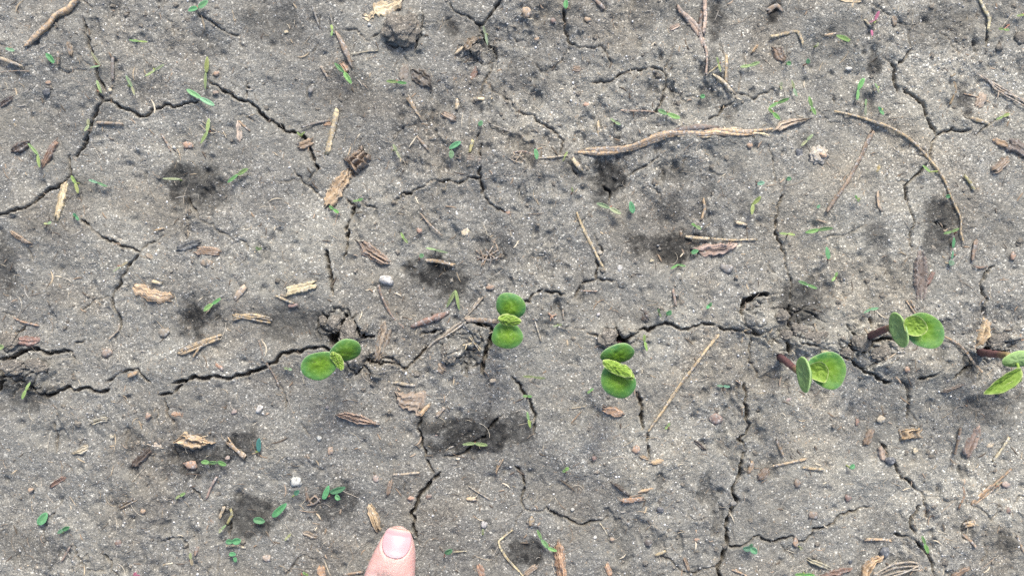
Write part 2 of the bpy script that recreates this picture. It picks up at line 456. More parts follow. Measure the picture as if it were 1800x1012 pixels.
# ------------------------------------------------------------------ cracks traced from the photograph: tile, width, points
CR = [
 ('A0',10,[(445,95),(460,170),(472,240),(500,300),(522,350),(518,400),(545,445),(560,480)]),
 ('A0',9,[(518,460),(530,505),(547,535)]),
 ('A0',10,[(547,535),(590,527),(630,565),(690,582),(745,610),(810,570),(880,547),(915,560),(970,540),(1045,530)]),
 ('A0',16,[(547,535),(510,580),(480,640),(465,690),(440,750),(395,815)]),
 ('A0',12,[(362,810),(358,860),(365,915),(330,960),(285,985),(235,1010),(190,1058),(150,1083),(105,1093),(60,1108),(20,1123),(-30,1140)]),
 ('A0',13,[(1095,430),(1140,455),(1180,480),(1230,510),(1290,525),(1339,562),(1380,610),(1440,645),(1490,685),(1540,690),(1585,720),(1615,770),(1640,830),(1660,885)]),
 ('B0',6,[(320,885),(290,920),(275,940)]),
 ('A0',6,[(1030,70),(1080,100),(1130,130),(1175,165),(1220,180),(1245,180),(1265,240)]),
 ('A0',6,[(430,0),(460,20),(490,50)]),('A0',4,[(0,232),(50,250),(90,290)]),('A0',4,[(90,335),(140,360),(190,350)]),
 ('A0',4,[(320,360),(350,380),(400,370),(460,372)]),('A0',3,[(880,90),(910,140),(920,190)]),('A0',3,[(680,250),(720,300)]),
 ('A0',6,[(1285,420),(1300,460),(1280,510)]),('A0',4,[(0,760),(30,800)]),('A0',4,[(365,915),(400,950),(440,970)]),
 ('B0',8,[(1300,-30),(1275,0),(1240,50),(1210,90),(1185,125),(1155,120),(1120,92),(1075,75),(1035,55),(1010,15)]),
 ('B0',10,[(1165,125),(1185,170),(1200,215),(1240,245),(1258,300)]),
 ('B0',7,[(1240,330),(1225,380),(1200,410),(1185,460),(1175,490)]),('B0',5,[(1200,430),(1240,480),(1290,495),(1339,535)]),
 ('B0',8,[(1175,690),(1160,730)]),('B0',9,[(1180,760),(1175,870),(1172,935),(1180,1010),(1215,1052),(1250,1087),(1290,1107),(1320,1117)]),
 ('B0',8,[(1172,935),(1110,930),(1060,965),(1010,945),(920,945),(895,975),(840,995),(780,1014),(735,1052)]),
 ('B0',4,[(1130,585),(1120,650),(1125,690)]),('B0',7,[(200,885),(235,925),(250,960),(300,990),(345,1030)]),('B0',2,[(110,945),(230,940)]),
 ('B0',6,[(450,150),(510,145),(550,180),(590,210)]),('B0',5,[(600,195),(680,150),(690,110)]),('B0',5,[(690,230),(770,245),(800,250)]),
 ('B0',5,[(770,290),(790,320)]),('B0',4,[(840,650),(780,670),(730,710)]),('B0',3,[(330,70),(320,120)]),('B0',2,[(960,110),(1035,80)]),('B0',3,[(290,270),(320,220)]),
 ('C0',9,[(262,50),(270,100),(285,180),(300,230),(330,245)]),('C0',5,[(330,245),(400,255),(470,245)]),
 ('C0',4,[(300,235),(280,280),(255,325),(210,355),(168,385),(120,330)]),('C0',5,[(470,250),(500,310),(530,345)]),
 ('C0',7,[(410,440),(480,435),(540,410),(600,380),(660,370),(720,358),(785,375),(805,410),(808,450),(785,500),(780,545),(740,585)]),
 ('C0',3,[(790,370),(815,325),(835,260),(860,225)]),('C0',5,[(808,452),(850,475),(890,520),(915,530)]),('C0',3,[(740,580),(715,620)]),
 ('C0',6,[(1090,225),(1100,280)]),('C0',3,[(1175,495),(1190,440),(1180,350)]),('C0',6,[(1175,495),(1230,500),(1275,515),(1300,490),(1339,480),(1380,465)]),
 ('C0',9,[(1030,625),(1045,615),(1100,575),(1160,535)]),('C0',4,[(915,505),(950,500),(990,515)]),
 ('C0',7,[(0,550),(20,590),(100,600),(150,650),(210,675),(240,715),(268,740),(262,780),(250,810)]),('C0',6,[(290,850),(315,890),(345,925)]),
 ('C0',6,[(775,800),(750,835),(700,870),(650,890),(610,915)]),('C0',3,[(760,850),(800,910)]),('C0',9,[(470,965),(515,1012),(510,1062)]),
 ('C0',5,[(530,1000),(585,970)]),('C0',4,[(0,190),(35,215),(70,210)]),('C0',3,[(775,960),(800,1010)]),
 ('D0',13,[(640,330),(655,370),(650,430),(665,480)]),('D0',4,[(640,335),(625,320),(585,300)]),('D0',8,[(670,350),(710,310),(735,265)]),
 ('D0',4,[(735,265),(720,215)]),('D0',5,[(720,210),(725,170),(745,145),(790,120)]),
 ('D0',11,[(690,465),(710,495),(760,530),(795,575),(805,630),(840,675),(862,718)]),('D0',10,[(862,718),(835,760),(820,800),(825,850)]),
 ('D0',10,[(805,865),(775,915),(720,955),(710,1010),(715,1072),(732,1112),(735,1212),(730,1252),(740,1310)]),
 ('D0',8,[(862,718),(900,695),(945,680),(970,692),(1010,693),(1040,687)]),('D0',5,[(1060,712),(1100,680),(1140,655),(1190,625)]),
 ('D0',5,[(545,25),(600,65),(625,90)]),('D0',3,[(660,95),(700,140),(735,148)]),('D0',4,[(240,555),(290,590),(325,635),(375,640)]),
 ('D0',7,[(345,490),(355,535)]),('D0',5,[(1200,210),(1175,260),(1172,300)]),('D0',16,[(1130,180),(1128,250)]),
 ('D0',5,[(0,760),(30,850),(40,920),(35,950)]),('D0',4,[(600,950),(625,905)]),('D0',3,[(720,955),(650,950)]),('D0',5,[(945,440),(950,500)]),
 ('A1',8,[(430,140),(480,180),(540,230),(590,250),(640,275),(690,283),(755,305)]),('A1',5,[(420,0),(425,40)]),
 ('A1',6,[(755,305),(780,262),(840,240),(880,215)]),
 ('A1',10,[(745,312),(720,345),(685,370),(670,410),(640,455),(610,505),(595,550),(605,600),(632,660),(630,710)]),('A1',4,[(755,310),(757,340)]),
 ('A1',3,[(590,545),(545,550),(500,553),(470,580),(430,610)]),('A1',3,[(612,740),(612,785)]),
 ('A1',6,[(990,15),(1010,70),(1045,120),(1100,165),(1180,210),(1230,245)]),('A1',6,[(1270,245),(1300,265),(1308,295)]),
 ('A1',18,[(-20,865),(40,870),(90,840),(140,820),(180,815),(220,825),(270,835),(330,820),(370,830)]),('A1',5,[(370,830),(380,880)]),('A1',6,[(380,795),(435,768)]),
 ('A1',46,[(-40,840),(0,900),(18,950),(0,1010),(-40,1040)]),
 ('A1',8,[(555,990),(600,960),(640,930),(690,920),(735,912),(770,960),(800,985)]),
 ('A1',15,[(915,990),(970,975),(1040,955),(1080,965),(1130,950),(1200,968),(1250,945),(1339,926),(1400,905),(1450,880),(1490,830),(1540,820),(1585,820),(1640,805),(1690,800),(1740,820)]),
 ('A1',8,[(75,735),(125,695)]),('A1',4,[(150,280),(165,355)]),('A1',4,[(10,620),(70,640)]),
 ('B1',11,[(475,25),(518,65),(505,120),(485,165),(475,200)]),('B1',6,[(518,65),(545,75),(560,60),(620,75),(645,85)]),('B1',5,[(560,60),(550,35)]),
 ('B1',12,[(492,195),(490,250),(480,295),(468,340)]),('B1',4,[(455,350),(450,380)]),('B1',14,[(375,300),(385,370),(400,430),(405,490),(410,530)]),
 ('B1',9,[(335,645),(330,690)]),('B1',11,[(385,640),(370,680)]),('B1',24,[(475,635),(460,680),(435,740),(400,790)]),
 ('B1',17,[(515,650),(530,700),(545,740),(620,748)]),('B1',60,[(400,745),(420,775)]),
 ('B1',11,[(860,740),(920,725),(975,710)]),('B1',15,[(1100,675),(1180,685),(1225,690)]),('B1',19,[(1225,690),(1225,760),(1200,830),(1190,880),(1195,950)]),
 ('B1',10,[(575,850),(605,885),(640,880),(690,880),(740,893),(790,912),(830,875),(870,830),(900,795)]),('B1',5,[(790,912),(820,955)]),
 ('B1',7,[(1125,910),(1185,870)]),('B1',7,[(985,830),(1000,900)]),
 ('C1',9,[(55,565),(95,570),(105,530),(155,505)]),('C1',11,[(165,518),(275,530)]),
 ('C1',8,[(315,548),(350,500),(390,460),(440,445),(445,400),(440,355),(470,320),(470,290),(445,255),(430,215)]),('C1',7,[(440,445),(475,455),(535,455)]),
 ('C1',3,[(535,455),(585,500)]),('C1',5,[(330,220),(345,175),(380,135),(410,100)]),
 ('C1',4,[(165,680),(230,690),(330,705),(380,705)]),('C1',10,[(395,728),(450,745)]),('C1',8,[(480,700),(550,700)]),
 ('C1',11,[(640,715),(690,703),(715,722),(760,690),(800,675),(850,695),(920,712),(960,695),(990,675),(1050,685)]),
 ('C1',12,[(1065,695),(1130,712),(1190,712),(1240,735),(1305,735)]),('C1',28,[(545,730),(570,780),(590,770)]),('C1',12,[(570,780),(620,745)]),
 ('C1',26,[(1339,530),(1260,545),(1215,570),(1200,630)]),('C1',9,[(1200,670),(1240,700),(1290,735)]),
 ('C1',6,[(1235,740),(1245,820),(1265,890),(1285,960),(1320,970)]),('C1',5,[(1190,960),(1220,1005)]),('C1',7,[(445,790),(480,810)]),
 ('C1',10,[(0,960),(30,990),(60,1038),(95,1078),(105,1118),(120,1148),(118,1253)]),
 ('D1',8,[(80,0),(50,60),(45,130),(45,210),(80,260),(95,310),(105,380),(120,430),(130,495),(120,560)]),('D1',6,[(0,530),(60,525)]),
 ('D1',18,[(115,590),(120,640),(110,690)]),('D1',28,[(100,775),(112,830)]),('D1',44,[(55,850),(75,875)]),
 ('D1',5,[(20,760),(70,785)]),('D1',7,[(155,780),(210,790),(260,800)]),
 ('D1',15,[(440,720),(430,790),(440,850),(470,900),(530,940),(580,965),(640,985)]),('D1',11,[(380,845),(430,870)]),('D1',30,[(520,745),(535,790),(500,825)]),
 ('D1',12,[(530,650),(535,690)]),('D1',20,[(560,770),(640,760)]),('D1',9,[(690,975),(720,1000),(730,1030)]),
 ('D1',11,[(770,970),(820,955),(870,940)]),('D1',10,[(950,965),(1000,940),(1060,900),(1050,870)]),
 ('D1',9,[(1170,380),(1125,415),(1100,460),(1105,500),(1130,560),(1128,650)]),('D1',24,[(1070,822),(1140,808),(1260,826)]),
 ('D1',7,[(850,155),(880,160),(920,190)]),('D1',6,[(940,230),(940,300)]),('D1',4,[(290,230),(340,220),(420,205),(490,175)]),
 ('A2',5,[(80,0),(100,30),(60,75)]),('A2',12,[(150,20),(200,60),(270,65),(310,40),(350,20),(400,40),(470,28),(520,50),(575,35)]),
 ('A2',7,[(285,200),(290,270),(300,360)]),('A2',10,[(840,60),(900,55),(940,35),(965,10)]),('A2',8,[(875,80),(890,140),(925,210)]),
 ('A2',4,[(680,280),(680,360)]),('A2',7,[(930,330),(930,390)]),('A2',6,[(1010,540),(1050,580),(1070,620)]),('A2',9,[(1200,730),(1205,800)]),
 ('A2',5,[(340,590),(300,650),(240,720),(230,780),(255,830)]),('A2',6,[(400,840),(430,900),(465,950)]),('A2',3,[(470,965),(560,970)]),
 ('A2',7,[(550,880),(600,930),(595,960),(640,1010)]),('A2',5,[(850,830),(960,800),(990,840),(1000,900)]),('A2',5,[(1110,950),(1090,1000)]),
 ('B2',5,[(115,0),(150,60),(165,100),(158,150)]),('B2',9,[(865,180),(865,260),(870,320),(890,380),(915,440),(935,468)]),
 ('B2',14,[(965,468),(910,520),(860,570),(840,630),(830,700),(825,760),(840,800)]),
 ('B2',10,[(985,385),(1050,385),(1110,350),(1150,305),(1200,285),(1215,240),(1245,205),(1290,165)]),
 ('B2',6,[(160,1000),(220,920),(250,900)]),('B2',3,[(250,900),(320,920)]),('B2',4,[(240,210),(270,250),(295,280)]),
 ('C2',8,[(10,430),(50,475),(65,540),(48,600),(65,665),(150,672),(180,652),(240,695),(310,718),(360,737),(430,715),(500,700)]),('C2',4,[(65,670),(30,705),(20,750)]),
 ('C2',14,[(650,50),(672,110),(668,170),(678,240)]),('C2',9,[(705,260),(708,330),(710,400)]),
 ('C2',12,[(1210,0),(1230,50),(1230,130),(1250,220),(1225,275),(1185,300),(1215,325),(1230,355)]),
 ('C2',15,[(1230,355),(1215,380),(1195,440),(1195,490),(1160,545),(1160,590),(1185,620),(1150,670),(1130,720),(1125,800),(1130,850),(1100,930),(1075,965),(1090,1020),(1110,1060)]),
 ('C2',9,[(1130,850),(1150,862),(1230,845),(1270,810),(1300,805),(1339,829),(1390,833),(1470,806),(1540,836),(1585,766),(1660,756),(1690,741),(1710,711),(1770,691),(1820,669),(1890,661)]),
 ('C2',6,[(1075,965),(1050,960),(985,985),(960,1005),(900,995),(850,950),(820,915),(760,905)]),
 ('D2',11,[(725,5),(735,80),(733,140),(728,180)]),('D2',5,[(740,150),(780,200)]),
 ('D2',8,[(600,320),(635,400),(680,450),(700,500),(760,540),(820,590),(830,650),(840,710)]),('D2',11,[(800,645),(765,700),(755,740),(772,790)]),
 ('D2',10,[(665,795),(740,808),(790,840),(830,890),(850,940),(850,980),(870,1020)]),
 ('D2',4,[(840,600),(890,597),(950,625),(1000,610)]),('D2',4,[(1030,640),(1090,650),(1130,680),(1155,715),(1195,670),(1200,610)]),
 ('D2',5,[(1270,640),(1300,595),(1339,590)]),('D2',5,[(1120,830),(1140,880),(1100,935)]),('D2',6,[(70,850),(140,920)]),
]
# damp humus-stained hollows, with left-edge and row-hollow shade painted in: px, py, rx, ry, strength, hollow depth (mm)
DAMP_SHADE = [(340,320,62,40,.75,1.2),(353,558,48,36,.85,1.2),(376,347,45,25,.5,.6),(8,470,26,60,.5,1.6),(608,165,60,55,.3,.8),(772,486,54,40,.95,1.6),
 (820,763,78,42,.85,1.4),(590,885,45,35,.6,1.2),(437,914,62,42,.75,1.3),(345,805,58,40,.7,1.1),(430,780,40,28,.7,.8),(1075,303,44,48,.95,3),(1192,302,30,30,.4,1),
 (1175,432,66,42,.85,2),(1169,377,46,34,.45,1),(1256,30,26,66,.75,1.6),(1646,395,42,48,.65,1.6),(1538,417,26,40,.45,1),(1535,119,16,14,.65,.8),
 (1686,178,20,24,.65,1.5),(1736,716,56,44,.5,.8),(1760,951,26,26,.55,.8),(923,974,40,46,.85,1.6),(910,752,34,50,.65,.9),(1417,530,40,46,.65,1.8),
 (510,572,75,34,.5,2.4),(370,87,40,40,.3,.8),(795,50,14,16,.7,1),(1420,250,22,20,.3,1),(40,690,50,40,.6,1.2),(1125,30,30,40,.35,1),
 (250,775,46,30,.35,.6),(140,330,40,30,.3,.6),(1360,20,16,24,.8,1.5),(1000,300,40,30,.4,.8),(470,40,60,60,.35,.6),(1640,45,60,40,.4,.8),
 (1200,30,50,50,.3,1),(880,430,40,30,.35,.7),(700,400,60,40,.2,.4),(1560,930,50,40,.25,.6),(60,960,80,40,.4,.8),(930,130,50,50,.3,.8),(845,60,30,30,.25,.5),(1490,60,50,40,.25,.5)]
# raised crust plates and mounds: px, py, rx, ry, height
MOUND = [(1342,560,34,28,2.4),(800,612,34,26,2.4),(60,650,50,26,2),(250,640,70,26,1.6),(620,575,40,24,2.0),(1080,585,40,18,1.8),(1440,600,50,24,2),
 (1600,640,80,30,2),(705,60,44,38,2.2),(838,85,34,28,2.4),(1230,240,150,22,1.6),(120,110,130,90,2.2),(1150,120,160,60,1.6),(980,760,120,90,1.6),
 (560,440,90,50,1.4),(1500,820,120,90,1.4),(230,420,110,70,1.5),(1640,200,90,60,1.6),(200,880,120,60,1.0),(700,820,60,60,1.2),(1100,830,90,70,1.2),(1430,720,60,40,1.2)]

# ------------------------------------------------------------------ ground sheet
STEP = 0.38
def axis(half):
    n = int(round(2 * half / STEP))
    core = np.linspace(-half, half, n + 1)
    tail = half + STEP * np.cumsum(1.135 ** np.arange(1, 54))
    return np.concatenate([-tail[::-1], core, tail])


gx, gy = axis(213.0), axis(124.0)
GX, GY = np.meshgrid(gx, gy, indexing='ij')
fade = 1.0 - 0.65 * sstep(240, 900, np.hypot(GX, GY * 1.5))

base = 2.6 * fbm(GX, GY, 95, 2, 3) + 2.2 * fbm(GX, GY, 34, 2, 9)
pxg, pyg = GX / PX + 900, 506 - GY / PX
damp = np.zeros_like(GX)  # humus stain plus shade painted at the left edge and a row hollow
warp = 14 * fbm(GX, GY, 9, 3, 21)
edge = 0.55 * fbm(GX, GY, 4, 4, 5, .65)
for (x, y, rx, ry, s, d) in DAMP_SHADE:
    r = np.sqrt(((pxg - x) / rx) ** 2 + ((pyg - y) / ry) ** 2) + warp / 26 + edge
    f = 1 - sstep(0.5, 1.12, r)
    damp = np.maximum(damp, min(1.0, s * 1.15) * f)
    base -= 0.8 * d * np.exp(-(((pxg - x) / rx) ** 2 + ((pyg - y) / ry) ** 2) * 1.2)
for (x, y, rx, ry, h) in MOUND:
    r = np.sqrt(((pxg - x) / rx) ** 2 + ((pyg - y) / ry) ** 2) + warp / 50
    base += h * (1 - sstep(0.3, 1.3, r)) * 0.75
REST = base.copy()                                   # the smooth surface that loose things lie on

f1, f2, idA = worley(GX + 1.2 * fbm(GX, GY, 4, 2, 31), GY + 1.2 * fbm(GX, GY, 4, 2, 37), 3.6, 41)
lumps = (0.9 - f1) * (0.35 + 0.65 * idA)
rough = sstep(-0.25, 0.35, fbm(GX, GY, 48, 3, 51))          # cloddy against smooth rain-washed crust
g1, g2, idB = worley(GX, GY, 1.25, 61)
fine = (0.75 - g1 * g1) * (0.3 + 0.7 * idB)
height = base + fade * ((0.30 + 0.65 * rough) * lumps * 0.75 + 0.30 * fine * (0.6 + 0.6 * rough) + 1.15 * fbm(GX, GY, 9, 4, 71) + 1.3 * rough * fbm(GX * 1.5, GY * 0.8, 5.5, 3, 77)
                        + 0.18 * fbm(GX, GY, 1.3, 2, 81))
# trodden dimples and scuffs that hold dark fine soil
dimp = sstep(.16, .5, fbm(GX * 1.35, GY * .8, 8.5, 4, 151)) * (0.35 + 0.65 * rough)
height -= fade * 1.5 * dimp
damp = np.maximum(damp, 0.5 * dimp * sstep(-.3, .4, fbm(GX, GY, 40, 2, 161)))
# small pits left by rain and worms
p1, p2, idP = worley(GX, GY, 7.0, 91)
height -= 1.3 * (idP > 0.84) * np.exp(-(p1 * 7.0 / (0.5 + 0.9 * idP)) ** 2)

# crust broken into tilted plates where the seedlings push up: px, py, rx, ry
BROKEN = [(1400, 585, 75, 50), (1520, 605, 70, 48), (600, 580, 52, 38), (810, 612, 62, 42), (50, 655, 75, 42), (1092, 588, 55, 26), (1335, 555, 46, 40), (1740, 610, 66, 34), (715, 60, 60, 45), (835, 90, 36, 40), (660, 640, 50, 26)]
bm_ = np.zeros_like(GX)
for (x, y, rx, ry) in BROKEN:
    r = np.sqrt(((pxg - x) / rx) ** 2 + ((pyg - y) / ry) ** 2) + warp / 30
    bm_ = np.maximum(bm_, 1 - sstep(.55, 1.1, r))
jx, jy = 2.4 * fbm(GX, GY, 5, 3, 171), 2.4 * fbm(GX, GY, 5, 3, 177)
for cell, amp, sd in ((9.0, 1.9, 181), (4.2, 1.0, 191)):
    w1, w2, idw = worley(GX + jx, GY + jy, cell, sd)
    gap = 1 - sstep(.02, .13, w2 - w1)
    height += bm_ * amp * ((idw - .35) + .35 * np.sin(idw * 31 + (GX + jx) * .35) + .3 * np.cos(idw * 17 + (GY + jy) * .35)) - bm_ * (idw > .25) * amp * .9 * gap
# cracks: S is the signed depth inside a crack (mm), positive inside
S = np.full(GX.shape, -9.0)
W = np.zeros(GX.shape)


def crack_line(pts, half):
    """roughened polyline sampled densely; writes into S"""
    pts = [np.array(p, float) for p in pts]
    for lev in range(4):
        out = [pts[0]]
        for a, b in zip(pts[:-1], pts[1:]):
            L = np.linalg.norm(b - a)
            n = np.array([-(b - a)[1], (b - a)[0]]) / max(L, 1e-6)
            mid = (a + b) / 2 + n * rng.normal() * L * (0.13 if lev else 0.08)
            out += [mid, b] if L > 0.5 else [b]
        pts = out
    P = np.array(pts)
    seg = np.linalg.norm(np.diff(P, axis=0), axis=1)
    s = np.concatenate([[0], np.cumsum(seg)])
    n = max(3, int(s[-1] / 0.25))
    t = np.linspace(0, s[-1], n)
    X, Y = np.interp(t, s, P[:, 0]), np.interp(t, s, P[:, 1])
    endt = np.minimum(t, s[-1] - t)
    hw = half * (0.86 + 0.45 * vnoise(t / 2.2, t * 0 + rng.random() * 99, 5)) * (0.6 + 0.4 * sstep(0, max(1.5, half * 4), endt))
    for x, y, q in zip(X, Y, hw):
        R = q + 1.6
        i0, i1 = np.searchsorted(gx, (x - R, x + R))
        j0, j1 = np.searchsorted(gy, (y - R, y + R))
        if i0 == i1 or j0 == j1:
            continue
        d = q - np.hypot(GX[i0:i1, j0:j1] - x, GY[i0:i1, j0:j1] - y)
        sub, wsub = S[i0:i1, j0:j1], W[i0:i1, j0:j1]
        m = d > sub
        sub[m] = d[m]
        wsub[m] = q


for tile, wd, pts in CR:
    crack_line([G(*T(tile, *p)) for p in pts], max(0.15, wd * ZW * 0.50))
# hairlines that fork off elsewhere, in and beyond the frame
for k in range(26):
    x, y = rng.uniform(-215, 215), rng.uniform(-128, 128)
    a, L = rng.uniform(0, 6.28), rng.uniform(4, 14)
    pl = [(x, y)]
    for q in range(4):
        a += rng.normal() * 0.5
        pl.append((pl[-1][0] + math.cos(a) * L / 4, pl[-1][1] + math.sin(a) * L / 4))
    crack_line(pl, rng.uniform(0.10, 0.17))

S += (0.10 + 0.16 * np.clip(W, 0, 1)) * fbm(GX, GY, 1.3, 2, 101)
depth_max = np.clip(11 * W - 0.7, 0.9, 13.0)
cut = sstep(-0.2, 0.22, S) * depth_max * (0.75 + 0.25 * fbm(GX, GY, 2.5, 2, 111))
lip = np.exp(-((S + 0.75) / 0.55) ** 2) * np.clip(W, 0, 1.2) * 0.35 - 0.25 * np.exp(-((S + 0.05) / 0.25) ** 2)
height = height + lip - cut
DRYB = [(560,450,130,90,.55),(200,480,140,90,.35),(250,230,120,60,.4),(1250,600,150,60,.5),(1500,450,170,150,.6),(1650,220,170,150,.65),(1050,170,190,90,.55),(640,120,70,50,.45),
        (1400,760,170,90,.6),(1650,850,180,130,.55),(1130,790,150,100,.35),(800,900,120,90,.35),(1340,560,60,36,.5),(960,470,80,60,.45),(380,640,170,34,.4),(100,160,130,110,.3),(720,640,80,40,.3),(450,880,90,70,.2)]
dryb = np.zeros_like(GX)
for (x, y, rx, ry, s) in DRYB:
    r = np.sqrt(((pxg - x) / rx) ** 2 + ((pyg - y) / ry) ** 2) + warp / 22
    dryb = np.maximum(dryb, s * (1 - sstep(.3, 1.3, r)))
# colour roles: damp stain with painted shade, dry crust with painted light gradient, brown subsoil
dry = np.clip(0.0 + 0.50 * sstep(700, 1750, pxg + 0.25 * (506 - pyg)) + dryb + 0.45 * fbm(GX, GY, 30, 4, 121), 0, 1.15) * (1 - damp)  # rightward rise paints an illumination gradient in with the dryness
brown = np.clip(0.35 * sstep(0.1, 0.5, fbm(GX, GY, 26, 3, 131)) + 0.7 * sstep(-0.4, 0.3, S), 0, 1)
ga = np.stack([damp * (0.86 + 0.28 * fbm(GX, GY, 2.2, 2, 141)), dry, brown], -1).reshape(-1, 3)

V = np.stack([GX, GY, height], -1).reshape(-1, 3)
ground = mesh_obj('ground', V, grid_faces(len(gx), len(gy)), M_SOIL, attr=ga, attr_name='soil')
tag(ground, 'cracked grey sandy soil crust of a crop row', kind='structure')


def bil(A, x, y):
    """sample array A of the ground at plan point(s) in millimetres"""
    x, y = np.asarray(x, float), np.asarray(y, float)
    i = np.clip(np.searchsorted(gx, x) - 1, 0, len(gx) - 2)
    j = np.clip(np.searchsorted(gy, y) - 1, 0, len(gy) - 2)
    u = np.clip((x - gx[i]) / (gx[i + 1] - gx[i]), 0, 1)
    v = np.clip((y - gy[j]) / (gy[j + 1] - gy[j]), 0, 1)
    return (A[i, j] * (1 - u) + A[i + 1, j] * u) * (1 - v) + (A[i, j + 1] * (1 - u) + A[i + 1, j + 1] * u) * v


def rest(x, y):
    return bil(REST, x, y) + 0.55


def gz(x, y):
    return bil(height, x, y)


# ------------------------------------------------------------------ loose grains, crumbs and litter (nobody could count them)
def ico(sub):
    bm = bmesh.new()
    bmesh.ops.create_icosphere(bm, subdivisions=sub, radius=1.0)
    v = np.array([tuple(q.co) for q in bm.verts])
    f = np.array([[q.index for q in p.verts] for p in bm.faces])
    bm.free()
    return v, f


def scatter(name, n, rad, mat, tones, sub, flat, sink, label, smooth):
    bv, bf = ico(sub)
    x, y = rng.uniform(-225, 225, n), rng.uniform(-133, 133, n)
    ok = (bil(S, x, y) < -0.15) & (rng.random(n) < 0.25 + 0.9 * bil(rough, x, y))
    x, y = x[ok], y[ok]
    n = len(x)
    r = rad(n)
    z = gz(x, y) + r * sink
    sc3 = np.stack([r * rng.uniform(.75, 1.25, n), r * rng.uniform(.75, 1.25, n), r * flat * rng.uniform(.7, 1.2, n)], 1)
    jit = 1 + (0.22 if sub == 1 else 0.30) * rng.normal(size=(n, len(bv), 1)).clip(-1.5, 1.5)
    P = bv[None] * jit * sc3[:, None]
    a = rng.uniform(0, 6.28, n)[:, None]
    X = P[..., 0] * np.cos(a) - P[..., 1] * np.sin(a) + x[:, None]
    Y = P[..., 0] * np.sin(a) + P[..., 1] * np.cos(a) + y[:, None]
    Vv = np.stack([X, Y, P[..., 2] + z[:, None]], -1).reshape(-1, 3)
    Ff = (bf[None] + (np.arange(n) * len(bv))[:, None, None]).reshape(-1, 3)
    tn = None
    if tones is not None:
        pal, wt = np.array([t[0] for t in tones]), np.array([t[1] for t in tones])
        c = pal[rng.choice(len(pal), n, p=wt / wt.sum())] * rng.uniform(.75, 1.25, (n, 1))
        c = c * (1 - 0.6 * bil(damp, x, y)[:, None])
        tn = np.repeat(c, len(bv), 0)
    o = mesh_obj(name, Vv, Ff, mat, smooth=smooth, attr=tn, attr_name='tone')
    return tag(o, label, kind='stuff')


scatter('sand_grains', 22000, lambda n: 0.12 + 0.12 * rng.random(n) + 0.30 * rng.random(n) ** 9, M_GRAIN,
        [((.22, .215, .21), 5), ((.34, .335, .325), 4), ((.60, .59, .575), 2.6), ((.10, .10, .10), 1.5), ((.34, .24, .17), .08), ((.42, .35, .25), .15)],
        1, .8, .15, 'loose pale sand grains lying on the soil crust', True)
scatter('soil_crumbs', 2400, lambda n: 0.35 + 0.75 * rng.random(n) ** 3, M_CLOD, None, 2, .6, -.05, 'loose crumbs of soil on the crust', True)

pv, pf, pc, off = [], [], [], 0
LIT = [(.36, .29, .20), (.48, .42, .32), (.22, .16, .11), (.09, .07, .055), (.10, .08, .06), (.28, .26, .23), (.30, .23, .17)]
for k in range(2300):
    x, y = rng.uniform(-225, 225), rng.uniform(-133, 133)
    a, L = rng.uniform(0, 6.28), rng.uniform(1.2, 3.0) + 4.5 * rng.random() ** 5
    hw = rng.uniform(.05, .11) if rng.random() < .7 else rng.uniform(.14, .34)
    bend = rng.normal() * .35
    m = 5
    t = np.linspace(-.5, .5, m)
    aa = a + bend * t
    cx, cy = x + t * L * np.cos(aa), y + t * L * np.sin(aa)
    nx, ny = -np.sin(aa), np.cos(aa)
    wt = hw * (1 - (2 * t) ** 4 * .7)
    cz = np.maximum(gz(cx, cy), rest(cx, cy) - .5) + .12
    ring = np.stack([np.stack([cx + nx * wt, cy + ny * wt, cz - .08], -1), np.stack([cx, cy, cz + hw * .6 + .03], -1),
                     np.stack([cx - nx * wt, cy - ny * wt, cz - .08], -1)], 1).reshape(-1, 3)
    pv.append(ring)
    pf.append(grid_faces(m, 3, off))
    off += len(ring)
    pc.append(np.repeat(np.array([LIT[rng.integers(len(LIT))]]) * rng.uniform(.7, 1.2), len(ring), 0))
for k in range(420):
    x, y = rng.uniform(-225, 225), rng.uniform(-133, 133)
    a, L, hw, bend = rng.uniform(0, 6.28), rng.uniform(3, 9), rng.uniform(.045, .08), rng.normal() * .9
    m = 9
    t = np.linspace(-.5, .5, m)
    aa = a + bend * t
    cx, cy = x + t * L * np.cos(aa), y + t * L * np.sin(aa)
    cz = np.maximum(gz(cx, cy), rest(cx, cy) - .3) + .15
    ring = np.stack([np.stack([cx - np.sin(aa) * hw, cy + np.cos(aa) * hw, cz - .05], -1), np.stack([cx, cy, cz + hw], -1),
                     np.stack([cx + np.sin(aa) * hw, cy - np.cos(aa) * hw, cz - .05], -1)], 1).reshape(-1, 3)
    pv.append(ring)
    pf.append(grid_faces(m, 3, off))
    off += len(ring)
    pc.append(np.repeat(np.array([[(.46, .41, .33), (.38, .33, .27), (.20, .16, .12)][k % 3]]) * rng.uniform(.8, 1.15), len(ring), 0))
lit = mesh_obj('plant_litter', np.concatenate(pv), np.concatenate(pf), M_LITTER, attr=np.concatenate(pc), attr_name='tone')
tag(lit, 'fine fibres and flakes of dead plant litter strewn over the soil', kind='stuff')
